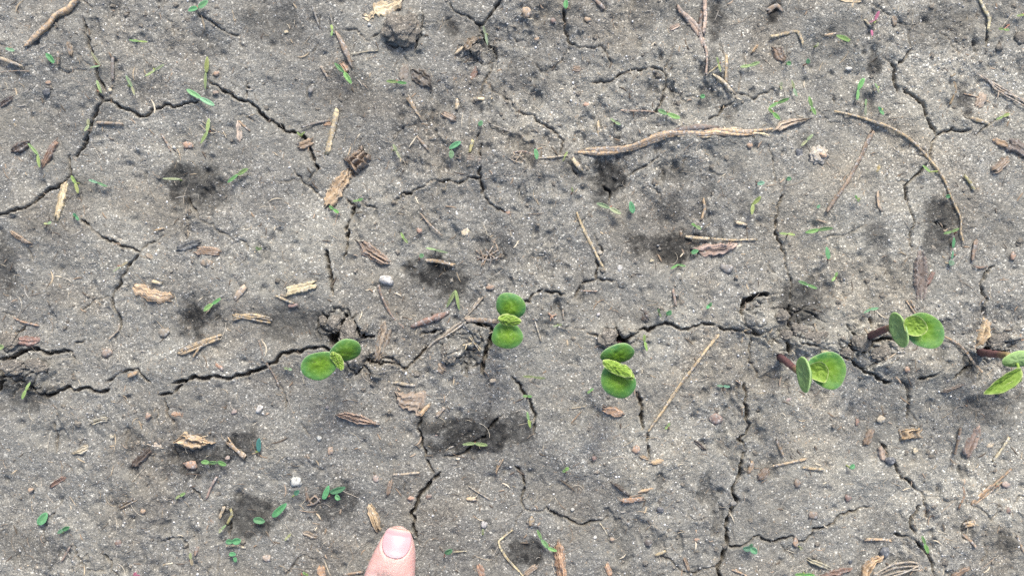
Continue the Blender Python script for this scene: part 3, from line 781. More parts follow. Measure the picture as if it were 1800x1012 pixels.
# ------------------------------------------------------------------ shapes
def tube(path, rad, sides=8, flat=1.0, seed=0, knobs=0.12, cap=True, jag=0.0):
    """tapered round shape along a 3D path (mm); returns V, F, attr"""
    P = np.array(path, float)
    n = len(P)
    r = np.broadcast_to(np.asarray(rad, float), (n,)) * (1 + knobs * vnoise(np.arange(n) * .9 + seed * 3.7, np.zeros(n) + seed, 3))
    D = np.gradient(P, axis=0)
    D /= np.linalg.norm(D, axis=1)[:, None] + 1e-9
    up = np.array([0, 0, 1.0]) if np.abs(D[:, 2]).mean() < .8 else np.array([1.0, 0, 0])
    A = np.cross(D, up)
    A /= np.linalg.norm(A, axis=1)[:, None] + 1e-9
    B = np.cross(A, D)
    th = np.linspace(0, 2 * np.pi, sides, endpoint=False)
    rr = 1 + .10 * vnoise(np.arange(sides)[None] * 1.3 + seed, np.arange(n)[:, None] * .35 + seed, 8)
    Vv = P[:, None] + (A[:, None] * np.cos(th)[None, :, None] + B[:, None] * np.sin(th)[None, :, None] * flat) * (r[:, None] * rr)[..., None]
    if jag:
        jr = np.random.default_rng(int(seed) + 77)
        for e in (0, 1, -1, -2):
            Vv[e] += D[e] * (r[e] * jag * jr.normal(size=(sides, 1)))
    Vv = Vv.reshape(-1, 3)
    F = [tuple(q) for q in grid_faces(n, sides, 0, True)]
    if cap:
        F.append(tuple(range(sides)))
        F.append(tuple(range((n - 1) * sides, n * sides))[::-1])
    fib = .5 + .5 * vnoise(np.arange(sides)[None] * 1.7 + seed * 5.1, np.arange(n)[:, None] * .12 + seed, 4)
    at = np.stack([fib.ravel() * np.ones(n * sides), np.ones(n * sides) * .8, np.zeros(n * sides)], 1)
    at[:, 2] = 0
    return Vv, F, at


def dense(pts, step=.8):
    """smooth path through points (Catmull-Rom), about one sample per step"""
    P = [np.array(p, float) for p in pts]
    if len(P) == 2:
        n = max(3, int(np.linalg.norm(P[1] - P[0]) / step))
        return np.array([P[0] + (P[1] - P[0]) * t for t in np.linspace(0, 1, n)])
    Q = [2 * P[0] - P[1]] + P + [2 * P[-1] - P[-2]]
    out = []
    for i in range(1, len(Q) - 2):
        n = max(2, int(np.linalg.norm(Q[i + 1] - Q[i]) / step))
        for t in np.linspace(0, 1, n, endpoint=False):
            a, b, c, d = Q[i - 1], Q[i], Q[i + 1], Q[i + 2]
            out.append(.5 * (2 * b + (c - a) * t + (2 * a - 5 * b + 4 * c - d) * t * t + (3 * b - 3 * c + d - a) * t ** 3))
    out.append(P[-1])
    return np.array(out)


def blade(L, Wd, cup, thick, nose=.0, fold=0.0, curl=0.0, nr=9, na=36, bump=0.0, seed=0, egg=.1, point=0.0, crink=0.0):
    """oval leaf body in its own frame: x along from the base 0..L, y across, z up. returns V, F(quads/tris), attr"""
    V, at = [], []
    th = np.linspace(0, 2 * np.pi, na, endpoint=False)
    r = 1 - (1 - np.linspace(0, 1, nr)) ** 1.5
    X = np.cos(th)[None] * r[:, None]
    Y = np.sin(th)[None] * r[:, None] * (1 + egg * np.cos(th)[None]) * (1 - point * np.clip(np.cos(th)[None], 0, 1) ** 2 * .6)
    rim = np.broadcast_to(r[:, None], X.shape)
    wob = 1 + (.045 * np.sin(th[None] * 2 + seed * 1.7) + .03 * np.sin(th[None] * 3 + seed * 2.9) + .015 * np.sin(th[None] * 5 + seed)) * rim
    x, y = (X * wob * .5 + .5) * L, Y * wob * .5 * Wd
    z = cup * rim ** 2 + fold * np.abs(Y) + curl * (X * .5 + .5) ** 2 + bump * fbm(x, y, Wd * .16, 2, seed + 9) * (1 - rim ** 3)
    z = z + crink * (.55 * np.sin((X * 4.6 - np.abs(Y) * 3.8) * 3.0 + seed + 2.2 * vnoise(X * 3 + seed, Y * 3, 4)) + .9 * vnoise(X * 5 + seed, Y * 6 + seed, 6)) * (1 - rim ** 4) + crink * .8 * np.sin(th[None] * 9 + seed) * rim ** 5
    prof = np.sqrt(np.clip(1 - rim ** 3, 0, 1))
    top = np.stack([x, y, z + thick * .5 * prof], -1).reshape(-1, 3)
    bot = np.stack([x, y, z - thick * .5 * prof], -1).reshape(-1, 3)
    vein = np.exp(-(Y / .05) ** 2) * .7 + .5 * (np.abs(np.sin((X * 1.0 - np.abs(Y) * .8) * 9)) > .955)
    A = np.stack([rim.ravel(), X.ravel() * .5 + .5, np.clip(vein, 0, 1).ravel() * (rim.ravel() < .95)], 1)
    F = [tuple(q) for q in grid_faces(nr, na, 0, True)]
    m = nr * na
    Fb = [tuple(i + m for i in q[::-1]) for q in F]
    seam = [((nr - 1) * na + k, (nr - 1) * na + (k + 1) % na, m + (nr - 1) * na + (k + 1) % na, m + (nr - 1) * na + k) for k in range(na)]
    seam = [q[::-1] for q in seam]
    return np.concatenate([top, bot]), [q[::-1] for q in F] + [q[::-1] for q in Fb] + seam, np.concatenate([A, A])


def frame(base, along, normal):
    """4x4 (mm) with x along, z normal"""
    a = Vector(along).normalized()
    n = Vector(normal)
    n = (n - a * n.dot(a)).normalized()
    b = n.cross(a)
    return np.array([a, b, n]).T, np.array(base, float)


def place(Vl, base, along, normal):
    R, b = frame(base, along, normal)
    return Vl @ R.T + b


def part(name, root, Vw, F, mat, at=None, an='fib', color=None, mats=None):
    """part mesh given in world mm; stored relative to its parent empty"""
    loc = np.array(root.location) / MM
    o = mesh_obj(name, np.asarray(Vw) - loc, F, mat, parent=root, attr=at, attr_name=an)
    if color is not None:
        o.color = tuple(color) + (1,)
    return o


def W3(px, py, h):
    """photograph pixel and height above the datum -> world point (mm)"""
    x, y = G(px, py, h)
    return np.array([x, y, h])


# ------------------------------------------------------------------ soybean seedlings
def cotyledon(root, pc, h, ang, L, Wd, elev, roll, cup=1.0, mat=None, thick=2.0, seed=0, egg=.12, bump=.45):
    """centre pixel pc at height h; ang: direction base->tip in the picture (deg, counter-clockwise from right);
    elev: tip raised (deg); roll: turned about its length (deg)"""
    a, e, q = math.radians(ang), math.radians(elev), math.radians(roll)
    al = Vector((math.cos(a) * math.cos(e), math.sin(a) * math.cos(e), math.sin(e)))
    n0 = Vector((-math.cos(a) * math.sin(e), -math.sin(a) * math.sin(e), math.cos(e)))
    n = Matrix.Rotation(q, 3, al) @ n0
    Vl, F, A = blade(L, Wd, cup, thick, bump=bump, seed=seed, egg=egg, nr=14, na=56)
    Vl[:, 0] -= L * .5
    return part('cotyledon', root, place(Vl, W3(*pc, h), al, n), F, mat or M_COT, A, 'leafmap')


def true_leaf(root, pc, h, ang, L, Wd, elev, roll, fold=1.2, cup=.3, thick=.5, seed=0, curl=0.0, point=.3, hairs=110, crink=.16, name='leaf'):
    a, e, q = math.radians(ang), math.radians(elev), math.radians(roll)
    al = Vector((math.cos(a) * math.cos(e), math.sin(a) * math.cos(e), math.sin(e)))
    n0 = Vector((-math.cos(a) * math.sin(e), -math.sin(a) * math.sin(e), math.cos(e)))
    n = Matrix.Rotation(q, 3, al) @ n0
    Vl, F, A = blade(L, Wd, cup, thick, fold=fold, curl=curl, bump=.3, seed=seed, egg=-.1, point=point, nr=16, na=64, crink=crink)
    Vl[:, 0] -= L * .5
    # downy hairs on the young leaf
    hr = np.random.default_rng(seed + 5)
    if hairs:
        idx = hr.integers(0, 14 * 56, hairs)
        hv, hf, ha = [], [], []
        o0 = len(Vl)
        for k in idx:
            p = Vl[k]
            d = hr.normal(size=3) * .5 + np.array([0, 0, 1.0])
            d = d / np.linalg.norm(d) * hr.uniform(.4, .9)
            s = np.cross(d, [1, .3, .2])
            s = s / np.linalg.norm(s) * .035
            hf.append((o0, o0 + 1, o0 + 2))
            o0 += 3
            hv += [p - s, p + s, p + d]
            ha += [[1, .5, 0]] * 3
        Vl = np.concatenate([Vl, np.array(hv)])
        F = F + hf
        A = np.concatenate([A, np.array(ha)])
    return part(name, root, place(Vl, W3(*pc, h), al, n), F, M_LEAF, A, 'leafmap')


def stem(root, pts, r0, r1, mat=M_STEM):
    P = dense(pts, .8)
    Vv, F, at = tube(P, np.linspace(r0, r1, len(P)), 14, knobs=.06)
    n = len(P)
    at[:, 1] = np.repeat(np.linspace(0, 1, n), 14)
    return part('stem', root, Vv, F, mat, at, 'leafmap')


def soy(base_px, label):
    x, y = G(*base_px)
    r = empty('soybean_seedling', x, y, float(rest(x, y)) - 1.5)
    tag(r, label, 'seedling', 'row of soybean seedlings')
    return r


def bpt(px, dz=-5):
    x, y = G(*px)
    return (x, y, float(rest(x, y)) + dz)


# 1: two spread cotyledons, small downy leaf in the notch
r = soy((597, 606), 'soybean seedling with one big flat and one small tilted seed leaf, beside the cracked hole')
stem(r, [bpt((596, 605)), W3(592, 618, 12), W3(590, 628, 24)], 1.3, 1.0)
cotyledon(r, (563, 641), 27, 200, 12.8, 10.4, 4, -8, cup=1.0, seed=1)
cotyledon(r, (607, 619), 27, 35, 11.6, 10.0, 8, 40, cup=-.9, seed=2)
true_leaf(r, (590, 628), 29.0, 128, 5.2, 3.4, 18, 10, fold=-.9, seed=3, crink=.3)
true_leaf(r, (595, 636), 29, -70, 6.4, 3.4, -8, 0, fold=-.9, seed=4, crink=.3)
# 2
r = soy((876, 582), 'soybean seedling with two round seed leaves facing each other, beside the broken crust plate')
stem(r, [bpt((872, 584)), W3(884, 578, 12), W3(893, 566, 25)], 1.3, 1.0)
cotyledon(r, (897.5, 540), 28, 86, 10.2, 10.6, 14, 0, cup=-.7, seed=11)
cotyledon(r, (891.5, 588), 28, -98, 9.6, 11.6, 6, 4, cup=-.5, seed=12)
true_leaf(r, (896, 563.5), 31.5, -4, 8.2, 4.2, 4, 12, fold=-1.1, seed=13, point=.1, crink=.3)
true_leaf(r, (889, 561), 31.0, 174, 4.5, 3.8, 8, -12, fold=-1.0, seed=14, point=.1, crink=.3)
# 3
r = soy((1088, 606), 'soybean seedling with a thick folded pale leaf across two oval seed leaves')
stem(r, [bpt((1090, 602)), W3(1090, 618, 12), W3(1086, 638, 25)], 1.3, 1.0)
cotyledon(r, (1086, 624), 28, 14, 12.8, 8.6, 6, 38, cup=-.9, seed=21)
cotyledon(r, (1087, 668), 28, -60, 13.6, 11.8, 0, -8, cup=-.8, seed=22)
true_leaf(r, (1086, 647), 32, -27, 11.0, 4.6, 3, -15, fold=-1.3, seed=23, point=.1, crink=.34)
true_leaf(r, (1100, 655), 31, -38, 7.0, 4.4, 0, 18, fold=-.9, seed=24, point=.1, crink=.34)
# 4: cupped pair seen from the side
r = soy((1372, 624), 'soybean seedling on a short purple stem leaning out of a dark hole, cupped seed leaves')
stem(r, [bpt((1366, 622)), bpt((1372, 628), 1), W3(1400, 650, 23), W3(1408, 654, 27)], 1.45, 1.15)
cotyledon(r, (1417.5, 657), 31, -84, 12.4, 8.0, 4, 73, cup=1.2, mat=M_UNDER, seed=31, egg=-.05)
cotyledon(r, (1452, 650), 31, -10, 13.6, 12.4, 10, -6, cup=1.6, seed=32)
true_leaf(r, (1439, 653), 33, -62, 7.8, 6.6, 8, 16, fold=-.7, cup=2.0, thick=.35, seed=33, hairs=0, point=.5)
# 5
r = soy((1527, 590), 'soybean seedling with a long reddish stem and upright cupped seed leaves beside the clod')
stem(r, [bpt((1519, 592)), bpt((1527, 589), 1), W3(1550, 581, 15), W3(1574, 573, 27)], 1.5, 1.15)
cotyledon(r, (1584, 579), 31, -78, 12.4, 7.6, 6, 67, cup=1.2, mat=M_UNDER, seed=41, egg=-.05)
cotyledon(r, (1621, 581), 31, -20, 13.8, 12.4, 8, -6, cup=1.4, seed=42)
true_leaf(r, (1607, 572), 34, -22, 8.6, 6.8, 6, 8, fold=-.7, cup=2.0, thick=.35, seed=43, hairs=0, point=.5)
# 6
r = soy((1716, 618), 'soybean seedling leaving the frame with a bright green unfolded leaf below its seed leaf')
stem(r, [bpt((1710, 617)), bpt((1716, 618), 1.5), W3(1745, 622, 16), W3(1774, 625, 28)], 1.55, 1.2)
cotyledon(r, (1790, 632), 31, 10, 11.0, 5.6, 6, 10, cup=-.6, mat=M_UNDER, seed=51)
cotyledon(r, (1838, 612), 31, 25, 13.0, 11.0, 8, 0, cup=1.2, seed=52)
P = dense([W3(1786, 634, 30), W3(1790, 646, 33), W3(1783, 652, 34)], .6)
Vv, F, at = tube(P, np.linspace(.55, .45, len(P)), 10)
part('petiole', r, Vv, F, M_LEAF, at * 0 + np.array([[.9, .5, 0]]), 'leafmap')
true_leaf(r, (1762, 670), 34, 216, 14.6, 6.2, -6, -12, fold=1.4, seed=53, hairs=10, point=.5)
true_leaf(r, (1772, 677), 32.6, 214, 11.0, 5.0, -6, -45, fold=.3, seed=54, hairs=10, point=.5)

# ------------------------------------------------------------------ landmarks that labels of small things refer to
LM = [('the cream straw block', 531, 506), ('the tan oval chip', 275, 516), ('the long twisted root', 1130, 255), ('the ridged wood block', 629, 280),
 ('the torn cream leaf', 670, 15), ('the long curved stem', 1640, 290), ('the fingertip', 700, 950), ('the ribbed tan block', 1600, 763),
 ('the crumpled brown leaf', 727, 703), ('the orange-brown stick', 985, 980), ('the tan diamond chip', 345, 772), ('the brown bark chip', 632, 735),
 ('the knobby tan twig', 100, 40), ('the golden leaning straw', 1040, 425), ('the long golden straw', 1200, 672), ('the frayed wood chip', 1256, 436),
 ('the whitish crumbly stone', 1442, 273), ('the big soil clod', 708, 55), ('the hooked golden straw', 1390, 62), ('the pale straw bundle', 1755, 162),
 ('the straw arcs', 1580, 1000), ('the grey ribbed wood', 1614, 486), ('the upright cream straw', 582, 230), ('the slanted grey twig', 1490, 300),
 ('the first soybean', 590, 630), ('the second soybean', 893, 565), ('the third soybean', 1087, 650), ('the fourth soybean', 1430, 652),
 ('the fifth soybean', 1605, 584), ('the last soybean', 1770, 650), ('the cream wide straw', 107, 352), ('the pink bark strip', 1225, 50),
 ('the golden fibre bundle', 360, 604), ('the white stone', 682, 493), ('the bent straw V', 1275, 130), ('the short tan straw', 1110, 874),
 ('the leaning brown straw', 1735, 858), ('the dark red stick', 757, 562), ('the wide black crack', 20, 640), ('the curved pale straw', 890, 960),
 ('the grey pebble', 84, 162), ('the white pebble', 850, 921), ('the green bean leaf edge', -900, -900)]
LM = LM[:-1]
PENDING = []          # (object, head words, px, py)


def later(o, head, px, py, cat, group):
    o['category'] = cat
    o['group'] = group
    PENDING.append((o, head, px, py))


def name_pending():
    keyed = {}
    for o, head, px, py in PENDING:
        d = sorted((math.hypot(px - x, py - y), n, x, y) for n, x, y in LM)
        d = [q for q in d if q[0] > 7]
        a = d[0]
        ux, uy = (px - a[2]) / a[0], (py - a[3]) / a[0]
        best, bn = -9, None
        for n, x, y in LM:
            if n == a[1]:
                continue
            vx, vy = x - a[2], y - a[3]
            L = math.hypot(vx, vy)
            c = (vx * ux + vy * uy) / L - L / 1500
            if c > best:
                best, bn = c, n
        keyed.setdefault((head, a[1], bn), []).append((a[0], o))
    words = ['nearest', 'second', 'third', 'fourth', 'fifth', 'sixth', 'seventh', 'eighth']
    for (head, a, b), lst in keyed.items():
        lst.sort(key=lambda q: q[0])
        for k, (d, o) in enumerate(lst):
            near = 'beside' if d < 45 else 'near'
            if len(lst) == 1:
                o['label'] = f'{head} {near} {a}, toward {b}'
            else:
                o['label'] = f'{head} past {a} toward {b}, {words[min(k, 7)]}' if k else f'{head} near {a} toward {b}, nearest'


# ------------------------------------------------------------------ weed seedlings: tile, colour, leaves (base -> tip, width) in tile units
WEED = [
 ('A0','e',[(1035,45,985,55,28),(1040,42,1090,10,32)]),('A0','y',[(725,217,678,212,11),(725,217,772,222,11)]),('A0','e',[(285,330,240,280,26)]),
 ('A0','d',[(525,345,480,275,14),(525,345,470,355,10)]),('A0','d',[(530,485,505,420,16)]),('A0','d',[(690,455,660,400,16),(690,455,708,498,14)]),
 ('A0','d',[(810,370,858,337,14),(810,370,760,403,12)]),('A0','y',[(1078,380,1085,298,22),(1078,380,1072,468,16)]),('A0','p',[(1050,515,980,472,26),(1050,515,1120,552,26)]),
 ('A0','y',[(1085,690,1092,622,20),(1085,690,1052,750,18)]),('A0','d',[(465,655,462,622,16),(465,655,445,690,16)]),('A0','y',[(200,810,152,752,16),(200,810,207,876,18)]),
 ('A0','y',[(395,960,375,920,18),(395,960,408,1010,18)]),('A0','p',[(510,955,465,942,14),(510,955,558,975,14)]),('A0','g',[(1245,915,1298,882,22),(1245,915,1190,955,18)]),
 ('A0','d',[(940,938,855,938,14)]),('A0','p',[(75,268,30,255,20)]),
 ('B0','y',[(400,160,393,130,13),(400,160,395,190,13)]),('B0','g',[(462,380,410,330,20),(462,380,498,438,24)]),('B0','g',[(740,430,682,425,18),(740,430,788,436,16)]),
 ('B0','d',[(1200,180,1190,140,14),(1200,180,1212,235,14)]),('B0','e',[(1012,778,1072,740,26),(1022,788,1020,832,26)]),('B0','d',[(735,790,718,755,16),(735,790,755,830,14)]),
 ('B0','y',[(232,710,215,692,10),(232,710,255,690,10)]),('B0','e',[(1168,660,1182,632,24)]),
 ('C0','e',[(282,48,283,0,24)]),('C0','y',[(1080,335,1072,300,12),(1080,335,1088,378,14)]),('C0','y',[(1245,345,1195,352,18),(1245,345,1292,328,20)]),
 ('C0','g',[(808,597,762,578,24),(812,599,878,622,26)]),('C0','d',[(540,640,515,620,12),(540,640,568,655,14)]),('C0','e',[(128,832,122,780,24)]),
 ('C0','y',[(275,822,290,795,12),(275,822,265,845,10)]),('C0','e',[(985,508,1010,502,22)]),('C0','d',[(318,1005,315,978,12)]),('C0','p',[(1285,962,1320,955,22)]),
 ('D0','g',[(425,215,360,188,26)]),('D0','g',[(470,470,502,408,24),(470,470,465,525,18)]),('D0','d',[(135,465,125,420,14),(135,465,150,505,16)]),
 ('D0','g',[(50,538,105,515,20),(50,538,5,568,18)]),('D0','g',[(25,592,0,568,18),(25,592,62,625,20)]),('D0','g',[(228,560,215,505,18),(228,560,248,602,18)]),
 ('D0','e',[(590,582,575,560,18),(585,580,602,602,22)]),('D0','d',[(572,462,555,438,12),(572,462,580,485,12)]),('D0','d',[(205,735,235,705,16),(205,735,170,765,14)]),
 ('D0','y',[(1228,610,1265,595,18),(1228,610,1195,625,13)]),('D0','y',[(1232,155,1205,150,14),(1232,155,1262,160,12)]),('D0','y',[(1320,82,1300,85,14),(1320,82,1340,80,14)]),
 ('D0','e',[(98,330,122,335,22)]),('D0','e',[(205,335,210,308,22)]),('D0','e',[(98,935,122,935,22)]),('D0','d',[(511,555,512,520,12),(511,555,510,605,12)]),
 ('D0','d',[(68,452,70,430,18),(68,452,66,472,16)]),('D0','y',[(845,900,805,868,16)]),('D0','m',[(560,105,578,62,18),(560,105,528,122,11),(540,160,546,188,14)]),
 ('A1','e',[(398,120,385,103,16),(398,120,412,140,16)]),('A1','d',[(635,380,590,410,10),(635,380,668,358,12)]),('A1','g',[(1112,578,1155,548,18),(1112,578,1065,612,24)]),
 ('A1','y',[(-10,805,22,795,32)]),('A1','d',[(250,160,228,158,12),(250,160,272,150,14)]),
 ('B1','g',[(535,38,508,42,12),(535,38,560,28,14)]),('B1','g',[(408,85,385,65,18),(408,85,432,102,18)]),('B1','y',[(775,238,758,205,14),(775,238,795,258,14)]),
 ('B1','e',[(856,334,880,322,24)]),('B1','y',[(1042,508,998,592,20),(1045,508,1062,606,17)]),('B1','d',[(940,295,890,285,12),(940,295,1000,310,12)]),
 ('B1','k',[(15,295,0,280,16),(15,295,32,285,16)]),('B1','d',[(170,916,145,910,14),(170,916,190,920,14)]),
 ('C1','d',[(508,75,445,50,22),(512,77,568,108,24)]),('C1','e',[(632,102,616,45,32)]),('C1','g',[(960,172,938,158,16),(960,172,990,188,18)]),
 ('C1','e',[(938,312,974,300,24)]),('C1','g',[(868,372,830,394,13),(868,372,908,380,13)]),('C1','e',[(812,634,828,610,28)]),('C1','k',[(770,625,765,602,13),(770,625,776,648,13)]),
 ('C1','e',[(1030,588,1045,572,18),(1030,588,1015,602,18)]),('C1','y',[(693,775,692,738,16),(693,775,705,822,16)]),('C1','y',[(1258,58,1298,15,22),(1258,58,1255,110,20)]),
 ('C1','y',[(112,958,55,955,13),(112,958,175,968,14)]),('C1','d',[(240,690,215,695,10),(240,690,262,684,10)]),
 ('D1','g',[(262,190,198,205,22),(262,190,335,178,20)]),('D1','y',[(100,212,60,208,13),(100,212,142,218,14)]),('D1','e',[(312,345,305,280,28)]),
 ('D1','g',[(205,477,162,458,18),(205,477,255,497,16)]),('D1','g',[(958,200,920,210,14),(958,200,998,183,16)]),('D1','e',[(966,285,974,228,16),(966,300,962,345,11),(950,376,966,350,28)]),
 ('D1','e',[(255,75,272,62,16)]),('D1','g',[(465,28,455,10,12),(465,28,476,44,12)]),('D1','e',[(928,18,952,12,20)]),('D1','y',[(350,437,362,410,14),(350,437,333,460,14)]),
 ('D1','p',[(535,605,500,622,14),(535,605,576,600,15)]),
 ('A2','y',[(137,42,155,0,16),(137,42,115,86,20)]),('A2','g',[(1095,415,1052,415,22),(1095,415,1138,416,22),(1140,414,1188,428,24)]),('A2','y',[(942,592,970,575,16),(942,592,918,608,15)]),
 ('A2','e',[(205,738,246,682,44)]),('A2','e',[(330,770,302,788,20),(330,770,366,748,24)]),('A2','e',[(1215,832,1180,828,26),(1215,832,1262,820,34)]),
 ('A2','e',[(1200,895,1236,900,22),(1228,910,1232,938,18)]),('A2','d',[(1000,922,995,890,18),(1000,922,1006,956,18)]),('A2','d',[(1160,768,1145,786,12),(1160,768,1180,745,13)]),
 ('A2','m',[(700,1010,712,990,16),(712,1004,735,1010,12)]),
 ('B2','e',[(88,698,160,634,34)]),('B2','e',[(-10,715,46,724,36)]),('B2','e',[(355,610,382,538,28),(388,575,467,545,32),(415,590,442,610,26)]),('B2','t',[(14,360,18,288,24)]),
 ('B2','y',[(1145,318,1082,322,17),(1148,318,1210,328,20)]),('B2','e',[(205,585,226,560,26)]),('B2','e',[(988,892,1026,868,30)]),('B2','d',[(165,808,150,825,12),(165,808,182,790,14)]),
 ('B2','d',[(1185,785,1188,765,14)]),('B2','y',[(258,1000,245,990,14),(258,1000,275,1004,14)]),
 ('C2','g',[(80,71,55,72,14),(80,71,105,72,14)]),('C2','y',[(86,195,80,152,14),(86,195,96,236,15)]),('C2','g',[(408,45,394,56,14),(408,45,426,32,14)]),
 ('C2','g',[(280,456,262,466,18),(280,456,298,445,18)]),('C2','y',[(812,230,800,244,13),(812,230,826,211,13)]),('C2','g',[(152,815,132,768,17),(188,862,154,820,24),(188,864,233,880,18)]),
 ('C2','e',[(1245,866,1208,868,30),(1248,864,1282,890,34),(1244,862,1252,840,22)]),('C2','p',[(1105,18,1070,15,13),(1105,18,1140,22,13)]),
 ('D2','g',[(820,842,805,800,16),(820,842,836,892,20)]),('D2','e',[(430,448,452,430,26)]),('D2','g',[(190,1004,140,1002,20),(190,1004,242,1004,20)]),('D2','d',[(168,860,182,872,18)]),
 ('D2','d',[(1190,535,1202,520,14)]),('D0','d',[(255,245,262,225,12)]),
]
WC = {'e': ((.082, .245, .10), 'emerald'), 'y': ((.24, .34, .11), 'yellow-green'), 'd': ((.27, .31, .17), 'dull olive'), 'g': ((.155, .31, .085), 'fresh green'),
      'p': ((.20, .38, .22), 'pale grey-green'), 'm': ((.36, .11, .17), 'magenta'), 'k': ((.10, .15, .06), 'dark green'), 't': ((.04, .18, .16), 'teal')}
for i, (tile, ck, leaves) in enumerate(WEED):
    pts = [T(tile, l[0], l[1]) for l in leaves]
    cx, cy = np.mean([p[0] for p in pts]), np.mean([p[1] for p in pts])
    bx, by = G(cx, cy)
    z0 = float(rest(bx, by))
    hgt = rng.uniform(1.4, 2.6)
    root = empty('weed_seedling', bx, by, z0 - .6)
    c0, cn = WC[ck]
    top = np.array([*G(cx, cy, z0 + hgt), z0 + hgt])
    side = rng.normal(size=2) * .5
    P = dense([(bx + side[0], by + side[1], z0 - 1.2), (bx + side[0] * .6, by + side[1] * .6, z0 + hgt * .5), tuple(top)], .5)
    Vv, F, at = tube(P, .26, 7)
    part('stem', root, Vv, F, M_WEED, at * 0 + .5, 'leafmap', color=(.30, .16, .12) if rng.random() < .5 else (.28, .33, .12))
    for (xa, ya, xb, yb, wd) in leaves:
        pa, pb = T(tile, xa, ya), T(tile, xb, yb)
        A3 = W3(*pa, z0 + hgt)
        B3 = W3(*pb, z0 + hgt + rng.uniform(-.2, .8))
        L = np.linalg.norm(B3 - A3)
        wm = max(wd * ZW * 1.0, .55)
        Vl, Fl, Al = blade(L * 1.04, wm, .12 * wm, .32 + .1 * wm, fold=.16 * wm, curl=rng.uniform(-.12, .12) * L, nr=6, na=22, seed=i, egg=-.08,
                           point=.2 if ck in 'e' else .05)
        Vl[:, 0] -= L * .02
        n = Vector((rng.normal() * .22, rng.normal() * .22, 1))
        cc = (np.array(c0) * .84 + .035) * rng.uniform(.8, 1.1) * (1 + .08 * rng.normal(size=3))
        part('leaf', root, place(Vl, A3, Vector(B3 - A3), n), Fl, M_WEED, Al, 'leafmap', color=np.clip(cc, .01, .7))
    nl = ['one-leaf', 'two-leaf', 'three-leaf'][len(leaves) - 1]
    later(root, f'{cn} {nl} weed seedling', cx, cy, 'weed', 'weed seedlings on the soil')
# ------------------------------------------------------------------ dead plant pieces and stones
C = dict(cream=(.60, .50, .34), tan=(.44, .325, .21), gold=(.52, .42, .26), brown=(.255, .19, .14), dark=(.085, .064, .054), red=(.225, .145, .115),
         grey=(.23, .21, .19), slate=(.055, .062, .075), pink=(.37, .285, .235), orange=(.42, .27, .18), white=(.54, .53, .49), pale=(.43, .375, .29), dull=(.27, .215, .165),
         greyb=(.17, .14, .125), olive=(.33, .30, .13))
CN = dict(cream='cream', tan='tan', gold='golden', brown='brown', dark='dark brown', red='red-brown', grey='grey', slate='slate-dark', pink='pinkish', orange='orange-tan',
          white='white', pale='pale', dull='dull tan', greyb='grey-brown', olive='olive')


def strand_mesh(path, wd, seed, flat=.62, lift=0.0, sink=.5, taper=.85, sides=9):
    """a straw, twig or root lying on the soil along plan points (mm)"""
    P2 = dense([(p[0], p[1], 0) for p in path], .8)
    n = len(P2)
    t = np.linspace(0, 1, n)
    if np.ndim(wd) == 0:
        r = wd * .5 * (taper + (1 - taper) * np.sin(np.pi * np.clip(t * .9 + .05, 0, 1)))
    else:
        r = np.interp(t, np.linspace(0, 1, len(wd)), wd) * .5
    jn = wd if np.ndim(wd) == 0 else float(np.mean(wd))
    P2[:, 0] += .10 * jn * vnoise(t * n * .16 + seed, t * 0 + seed, 2)
    P2[:, 1] += .10 * jn * vnoise(t * n * .16 + seed + 9, t * 0 + seed, 2)
    z = rest(P2[:, 0], P2[:, 1])
    k = max(3, min(n // 2 * 2 - 1, 9))
    if n > k:
        zz = np.convolve(np.pad(z, k // 2, mode='edge'), np.ones(k) / k, 'valid')[:n]
        z = np.maximum(zz, z - .3)
    P2[:, 2] = z + r * flat * (1 - sink) + lift
    return tube(P2, r, sides, flat, seed, knobs=.2, jag=.7)


